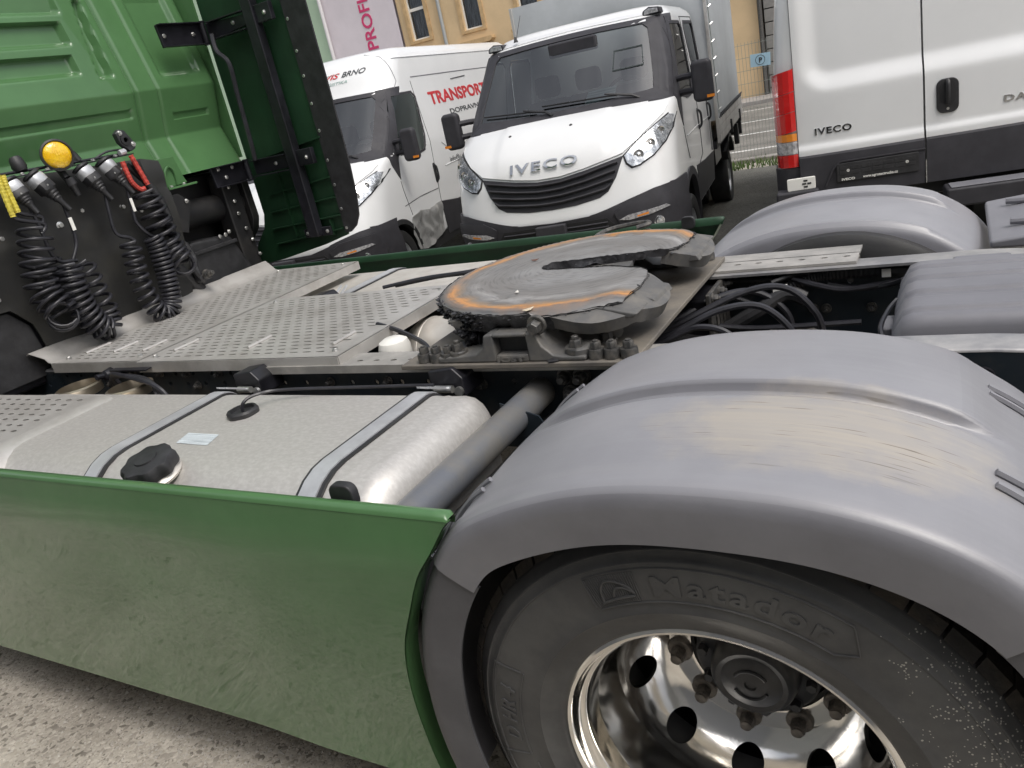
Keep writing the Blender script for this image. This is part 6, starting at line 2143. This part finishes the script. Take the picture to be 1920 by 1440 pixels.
for sg in (1, -1):
    for k in range(3):
        z = .665 + .082 * k
        box('drop_side_board', 'alu', L1, *sorted((sg * 1.02, sg * 1.05)), 2.98, 6.14, z, z + .078, .006)
    box('corner_post', 'alu', L1, *sorted((sg * 1.015, sg * 1.046)), 2.955, 2.982, .66, 2.47, .004)
    MB().tube([(sg * 1.05, 3.06 + .012 * (k % 2), .96 + .06 * k) for k in range(26)], .005, 5).build('lacing_rope', 'wire', tb)
    for k in range(9):
        MB().tube([(sg * 1.052, 3.06, 1.0 + .17 * k), (sg * 1.075, 3.08, 1.02 + .17 * k), (sg * 1.052, 3.11, 1.0 + .17 * k)], .006, 5).build('eyelet', 'zinc', tb)
    P = []
    for k in range(40):
        P.append((sg * (1.058 if k % 2 else 1.045), 3.1 + 3.0 * k / 39, .90 + (.055 if k % 2 else 0)))
    MB().tube(P, .007, 5).build('tie_rope', 'black', tb)
    for l in (4.2, 5.5): box('drop_side_latch', 'black', L1, *sorted((sg * 1.03, sg * 1.07)), l, l + .05, .62, .78, .006)
    box('tail_lamp_bracket', 'black', L1, *sorted((sg * .75, sg * 1.02)), 6.0, 6.08, .40, .60, .006)
    box('side_reflector_bracket', 'black', L1, *sorted((sg * .98, sg * 1.04)), 5.2, 5.3, .36, .62, .006)
finish(L1, -.22)
pa = MB().add([BT.front(-.03)(s, z) for s, z in ((.20, 1.432), (.46, 1.44), (.47, 1.53), (.22, 1.52))], [(0, 1, 2, 3)])
pa.v = [(v[0], v[1] + (.03 if i < 2 else .05), v[2]) for i, v in enumerate(pa.v)]
M['sheet'] = mat('printed_sheet', (.70, .82, .80), .7, col2=(.45, .55, .54), vscale=2, vpos=(.5, .53), stretch=(.5, 1, 95))
pap = pa.build('paper_notice', 'sheet', None, ang=0, recalc=False, solid=.001)
pap.location = (p1[0], p1[1], 0); pap.rotation_euler = (0, 0, -p1[2])
tag(pap, 'pale printed sheet lying behind the windscreen of the tarpaulin lorry', 'paper')

# ---- the damaged white high-roof van on the left
p2 = (-5.576, 3.586, -0.163)
L2 = thing('delivery_van', 'white high roof van with crushed side panel and red transport lettering', 'van', (p2[0], p2[1], 0), -p2[2])
BV = Body([(.22, .14), (.30, .07), (.45, .02), (.60, 0), (.70, .03), (.88, .09), (.98, .13), (1.08, .21), (1.17, .335), (1.24, .46), (1.285, .60), (1.33, .70), (1.90, 1.32), (2.0, 1.38), (2.15, 1.45), (2.28, 1.55), (2.34, 1.66)],
          [(.22, .94), (.60, .96), (1.0, .96), (1.3, .95), (1.9, .875), (2.1, .855), (2.25, .835), (2.31, .80), (2.34, .75)],
          [(.22, .55), (1.0, .60), (1.3, .5), (1.4, .42), (2.4, .48)])
dz = -.055
WS_, WSO_, W1_ = WS, WSO, W1
WS = [(a, b + dz) for a, b in WS_]; WSO = [(a, b + dz) for a, b in WSO_]
shift = BV
class Shifted(Body):
    """same nose set a little lower."""
    def __init__(b, o, d): b.o, b.d, b.P, b.W, b.D, b.n = o, d, [(z - d, x) for z, x in o.P], [(z - d, x) for z, x in o.W], [(z - d, x) for z, x in o.D], o.n
W1 = [(1.14, 1.285), (1.55, 1.215), (1.80, 1.245), (1.90, 1.38), (2.00, 1.80), (1.94, 1.85), (1.46, 1.85), (1.38, 1.81)]
shell(BV, .28, 2.34, 5.75, [mid_(WS, WSO)], [grow(W1, .03)], [(.75, .19, .42), (4.5, .12, .46)], L2)
BV2 = Shifted(BV, dz)
WS, WSO = WS_, WSO_
nest = thing('nose_group', '', '')
daily_front(nest, BV2)
for c in list(nest.children):
    c.parent = L2
    c.location.z += dz
bpy.data.objects.remove(nest)
WS, WSO = WS_, WSO_
side_windows(L2, BV, [W1])
handle(L2, BV, 1.925, .945, .23)
for pts in ([(2.02, 1.98), (2.0, 1.3), (1.96, 1.1), (1.90, .60)], [(1.02, 1.0), (1.03, .9), (1.10, .62)], [(.98, .74), (1.4, .77), (1.9, .77)]):
    seam(L2, BV.side(1, .001), pts)
S1 = BV.side(1, .004)
for z in (2.24,): seam(L2, S1, [(1.8, z), (5.7, z)], .006, 'white')
seam(L2, BV.side(1, .002), [(2.06, 2.02), (3.9, 2.02), (5.6, 2.01)], .005, 'coverm')
seam(L2, BV.side(1, .002), [(1.72, 2.33), (1.70, 2.0), (1.62, 1.93)], .004, 'coverm')
for pts in ([(2.3, 1.25), (2.5, 1.15), (2.62, 1.13), (3.0, 1.22)], [(2.25, .98), (2.9, 1.0)]): seam(L2, BV.side(1, .001), pts, .006, 'white')
rc = rrect(2.2, 3.9, 1.32, 2.0, .06)
# crushed panel
V, F = patch2d([(1.06, .60), (1.25, .64), (1.50, .60), (1.86, .63), (1.84, .30), (1.62, .24), (1.30, .20), (1.10, .24), (1.02, .42)], .028, lambda a, b: (lambda q: (q[0] + .006 + .048 * abs(noise.noise(Vector((a * 4.5, b * 5.5, 3)))) + .008 * noise.noise(Vector((a * 15, b * 13, 8))), q[1], q[2]))(BV.side(1, 0)(a, b)))
M['crushed'] = mat('crushed_metal', (.46, .46, .45), .4, metal=.4, col2=(.12, .12, .12), vscale=5, vpos=(.55, .75), bump=(30, .3))
MB().add(V, F).build('crushed_panel', 'crushed', L2, ang=40, solid=.004)
panel('torn_sill', 'gap', L2, [(1.10, .24), (1.9, .30), (2.4, .34), (2.4, .16), (1.2, .14)], BV.side(1, .0), (1, 0, 0), .06, .006)
panel('rear_trim', 'vanblack', L2, [(1.90, .62), (2.4, .56), (4.0, .52), (4.0, .2), (1.95, .22)], BV.side(1, .006), (1, 0, 0), .08, .008)
for sg in (1, -1):
    panel('bumper_side', 'vanblack', L2, [(.28, .685), (.50, .66), (.56, .55), (.60, .25), (.28, .25)], BV.side(sg, .014), (sg, 0, 0), .08, .012)
    arch_lip(L2, BV, sg, .75, .19, .42, 'gap', .03)
    small_wheel(L2, sg * .91, .74, .19, .345, sg)
    small_wheel(L2, sg * .91, 4.5, .13, .345, sg)
def son(l0, z0, off=.003):
    return lambda a, b, c: (lambda p: (p[0] + c, p[1], p[2]))(BV.side(1, off)(l0 + a, z0 + b))
text_on('lettering', 'TRANSPORT SERVIS', 'textr', L2, son(2.37, 1.685), .20, width=3.05, extrude=.001, bold=.006)
text_on('lettering', 'DOPRAVNI SLUZBY', 'textk', L2, son(2.86, 1.53), .085, width=1.9, extrude=.001, bold=.001)
text_on('lettering', 'info@', 'textk', L2, son(2.43, .995), .085, width=.30, extrude=.001, bold=0)
seam(L2, BV.side(1, .004), [(3.2, 1.935), (3.7, 1.95)], .006, 'textk')
def fon(s0, z0, off=.004):
    return lambda a, b, c: (lambda p: (p[0], p[1] - c, p[2]))(BV.front(off)(s0 + a, z0 + b))
text_on('lettering', 'SERVIS', 'textr', L2, fon(-.11, 2.15), .070, width=.42, extrude=.001, bold=.001, shear=.35)
text_on('lettering', 'BRNO', 'textk', L2, fon(.335, 2.15), .070, width=.27, extrude=.001, bold=.001, shear=.35)
text_on('lettering', 'LOGISTIKA', 'textl', L2, fon(.07, 2.085), .042, width=.33, extrude=.001, shear=.3)
seam(L2, BV.front(.003), [(-.5, 2.19), (.3, 2.19)], .003, 'textl'); seam(L2, BV.front(.003), [(-.5, 2.0), (.2, 2.0)], .003, 'textl')
finish(L2, -.22)

# ---- the white van seen from behind on the right
p3 = (0.154, 4.128, -0.136)
L3 = thing('panel_van', 'white panel van seen from behind with closed rear doors and red tail lamp', 'van', (p3[0], p3[1], 0), -p3[2])
def rd(s, z):
    l = .035 * max(0, z - 1.15) + .05 * (abs(s) / .93) ** 4
    # raised waist, recessed upper panel with a broad sloping edge
    a = abs(s)
    dx, dzz = .80 - a, z - 1.175
    r = .22
    d = min(dx, dzz) if dx > r or dzz > r else r - math.hypot(max(0, r - dx), max(0, r - dzz))
    l += .048 * sstep(0, .155, d)
    l -= .020 * sstep(.845, .80, z)
    return l
for nm, s0, s1 in (('rear_door', -.822, -.006), ('rear_door', .006, .822)):
    ns, nz = 42, 96
    MB().grid(lambda i, j: (s0 + (s1 - s0) * i / (ns - 1), rd(s0 + (s1 - s0) * i / (ns - 1), .758 + 1.65 * j / (nz - 1)), .758 + 1.65 * j / (nz - 1)), ns, nz).build(nm, 'white', L3, ang=60)
    MB().grid(lambda i, j: (s0 + (s1 - s0) * i / 9, (.0, -.030, -.036, -.036, .01)[j] - .012 + .05 * (abs(s0 + (s1 - s0) * i / 9) / .93) ** 4, (.770, .752, .70, .46, .452)[j]), 10, 5).build('door_trim', 'vanblack', L3, ang=30)
# body shell behind the doors with rounded corners
mb = MB()
zs = [.35, .6, 1.0, 1.35, 1.6, 1.85, 2.1, 2.3, 2.4, 2.44]
hw = [.985, .985, .98, .965, .945, .92, .895, .87, .83, .75]
def prof(j):
    z, w = zs[j], hw[j]
    o = .035 * max(0, z - 1.15) + .045
    return [(-w, 5.4), (-w, .20 + o), (-w + .012, .10 + o), (-w + .04, .04 + o), (-w + .075, .012 + o), (-.826, o - .002), (-.826, o + .07), (.826, o + .07), (.826, o - .002), (w - .075, .012 + o), (w - .04, .04 + o), (w - .012, .10 + o), (w, .20 + o), (w, 5.4)]
mb.grid(lambda i, j: (prof(j)[i][0], prof(j)[i][1], zs[j]), 14, len(zs))
mb.add([(s, l, 2.44) for s, l in prof(9)], [tuple(range(14))])
mb.add([(-.985, 5.4, .35), (.985, 5.4, .35), (.9, 5.4, 2.44), (-.9, 5.4, 2.44)], [(0, 1, 2, 3)])
mb.build('body', 'white', L3, ang=35)
for sg in (-1, 1):
    # tail lamp of stacked lenses
    tl = None
    for nm, z0, z1, m_, sk_ in (('tail_lens', 1.215, 1.37, 'red', .03), ('tail_lens', 1.08, 1.215, 'red', .03), ('tail_lens', .94, 1.08, 'red', .03), ('turn_lens', .882, .94, 'orange', .0), ('reverse_lens', .79, .882, 'clear', .0), ('tail_lens', .695, .79, 'red', .0)):
        mb = MB()
        pth = [(.828, .058), (.86, .048), (.90, .055), (.935, .075), (.96, .11), (.978, .17)]
        f = lambda i, j: (sg * (pth[i][0] - .012 * max(0, (z0, z1)[j] - 1.2) * 2), pth[i][1] - .045 + .018 * (1 if 0 else 0) + .035 * max(0, (z0, z1)[j] - 1.15), (z0 + .002, z1 - .002)[j] + (sk_ * (.5 - i / 5) if 1 else 0))
        mb.grid(f, len(pth), 2)
        o = mb.build(nm, m_, L3 if tl is None else tl, ang=0, solid=.004, recalc=True)
        if tl is None:
            tl = o
    mb = MB()
    pth = [(.824, .03), (.90, .03), (.95, .06), (.985, .13), (.992, .3), (.99, .3)]
    for z0, z1 in ((.34, .69),):
        mb.grid(lambda i, j: (sg * pth[i][0], pth[i][1] - .01, (z0, z1)[j]), len(pth), 2)
    mb.build('corner_bumper', 'vanblack', L3, ang=50, solid=-.01)
    small_wheel(L3, sg * .88, 1.15, .125, .345, sg)
    small_wheel(L3, sg * .60, 1.15, .125, .345, sg)
box('bumper_corner_step', 'vanblack', L3, -1.0, -.70, -.09, .08, .40, .535, .02)
wt = MB().prism(rrect(-.918, -.722, .535, .622, .01), lambda a, b, d: (a, d, b), -.060, -.030).build('trailer_socket', 'whitep', L3, bevel=.004)
for k, (s, z) in enumerate(((-.79, .60), (-.80, .578), (-.79, .556), (-.765, .578))): box('socket_slot', 'gap', wt, s - .014, s + .014, -.0625, -.059, z - .006, z + .006, 0)
box('rear_step', 'vanblack', L3, .10, .98, -.24, -.02, .30, .43, .018)
box('step_tread', 'coverm', L3, .13, .95, -.225, -.06, .432, .437, .002)
box('rear_beam', 'gap', L3, -.95, .95, .05, .30, .36, .50, .02)
box('floor_pan', 'gap', L3, -.9, .9, .2, 5.3, .28, .40, .02)
# number plate holder, badges, handle
ph_ = MB().prism(rrect(-.575, -.045, .552, .682, .008), lambda a, b, d: (a, d, b), -.060, -.046).build('plate_holder', 'black', L3, bevel=.003)
MB().prism([(-.66, .53), (-.60, .66), (-.55, .70), (.0, .70), (.0, .69), (-.545, .69), (-.59, .65), (-.65, .53)], lambda a, b, d: (a, d, b), -.056, -.046).build('plate_recess_edge', 'vanblack', L3, bevel=.002)
for k in range(2):
    for q in range(7): box('plate_rib', 'black', ph_, -.555 + .072 * q, -.500 + .072 * q, -.0625, -.060, .600 + .034 * k, .626 + .034 * k, .001)
for s in (-.50, -.12): MB().lathe([(.010, 0), (.010, .002), (.006, .002), (.006, 0)], (s, -.061, .628 + .0), (0, -1, 0), 16).build('plate_screw', 'whitep', ph_)
fl = lambda s0, z0, y: (lambda a, b, c: (s0 + a, y - c, z0 + b))
text_on('lettering', 'IVECO', 'whitep', ph_, fl(-.545, .560, -.0605), .022, width=.088, extrude=.0006, bold=.0008)
text_on('lettering', 'www.agrotectrucks.cz', 'whitep', ph_, fl(-.405, .562, -.0605), .026, width=.225, extrude=.0006, bold=.0006)
dr = lambda s0, z0: (lambda a, b, c: (s0 + a, rd(s0 + a, z0 + b) - .002 - c, z0 + b))
text_on('badge', 'IVECO', 'chromel', L3, dr(-.705, .902), .062, width=.245, extrude=.003, bold=.002, space=1.15)
text_on('badge', 'DAILY', 'chromel', L3, dr(.47, .912), .058, width=.27, extrude=.003, bold=.002, space=1.15)
hd = MB().prism(rrect(.073, .207, .905, 1.128, .045, 6), lambda a, b, d: (a, d, b), -.014, .02).build('door_handle', 'black', L3, bevel=.006)
MB().prism(rrect(.092, .188, .965, 1.11, .035, 6), lambda a, b, d: (a, d, b), -.0165, -.0142).build('handle_cup', 'gap', hd, bevel=.001)
MB().tube(smooth_path([(.14, -.014, 1.112), (.14, -.035, 1.09), (.14, -.035, 1.0), (.14, -.016, .965)], 6), .015, 8).build('handle_grip', 'black', hd)
MB().lathe([(.009, 0), (.009, .003), (.004, .003), (.004, .001), (0, .001)], (.14, -.014, .932), (0, -1, 0), 16).build('lock', 'zinc', hd)
MB().cyl((.0, -.052, .46), (.0, -.052, .62), .003, n=6).build('door_seal', 'zinc', L3)
finish(L3, -.22)
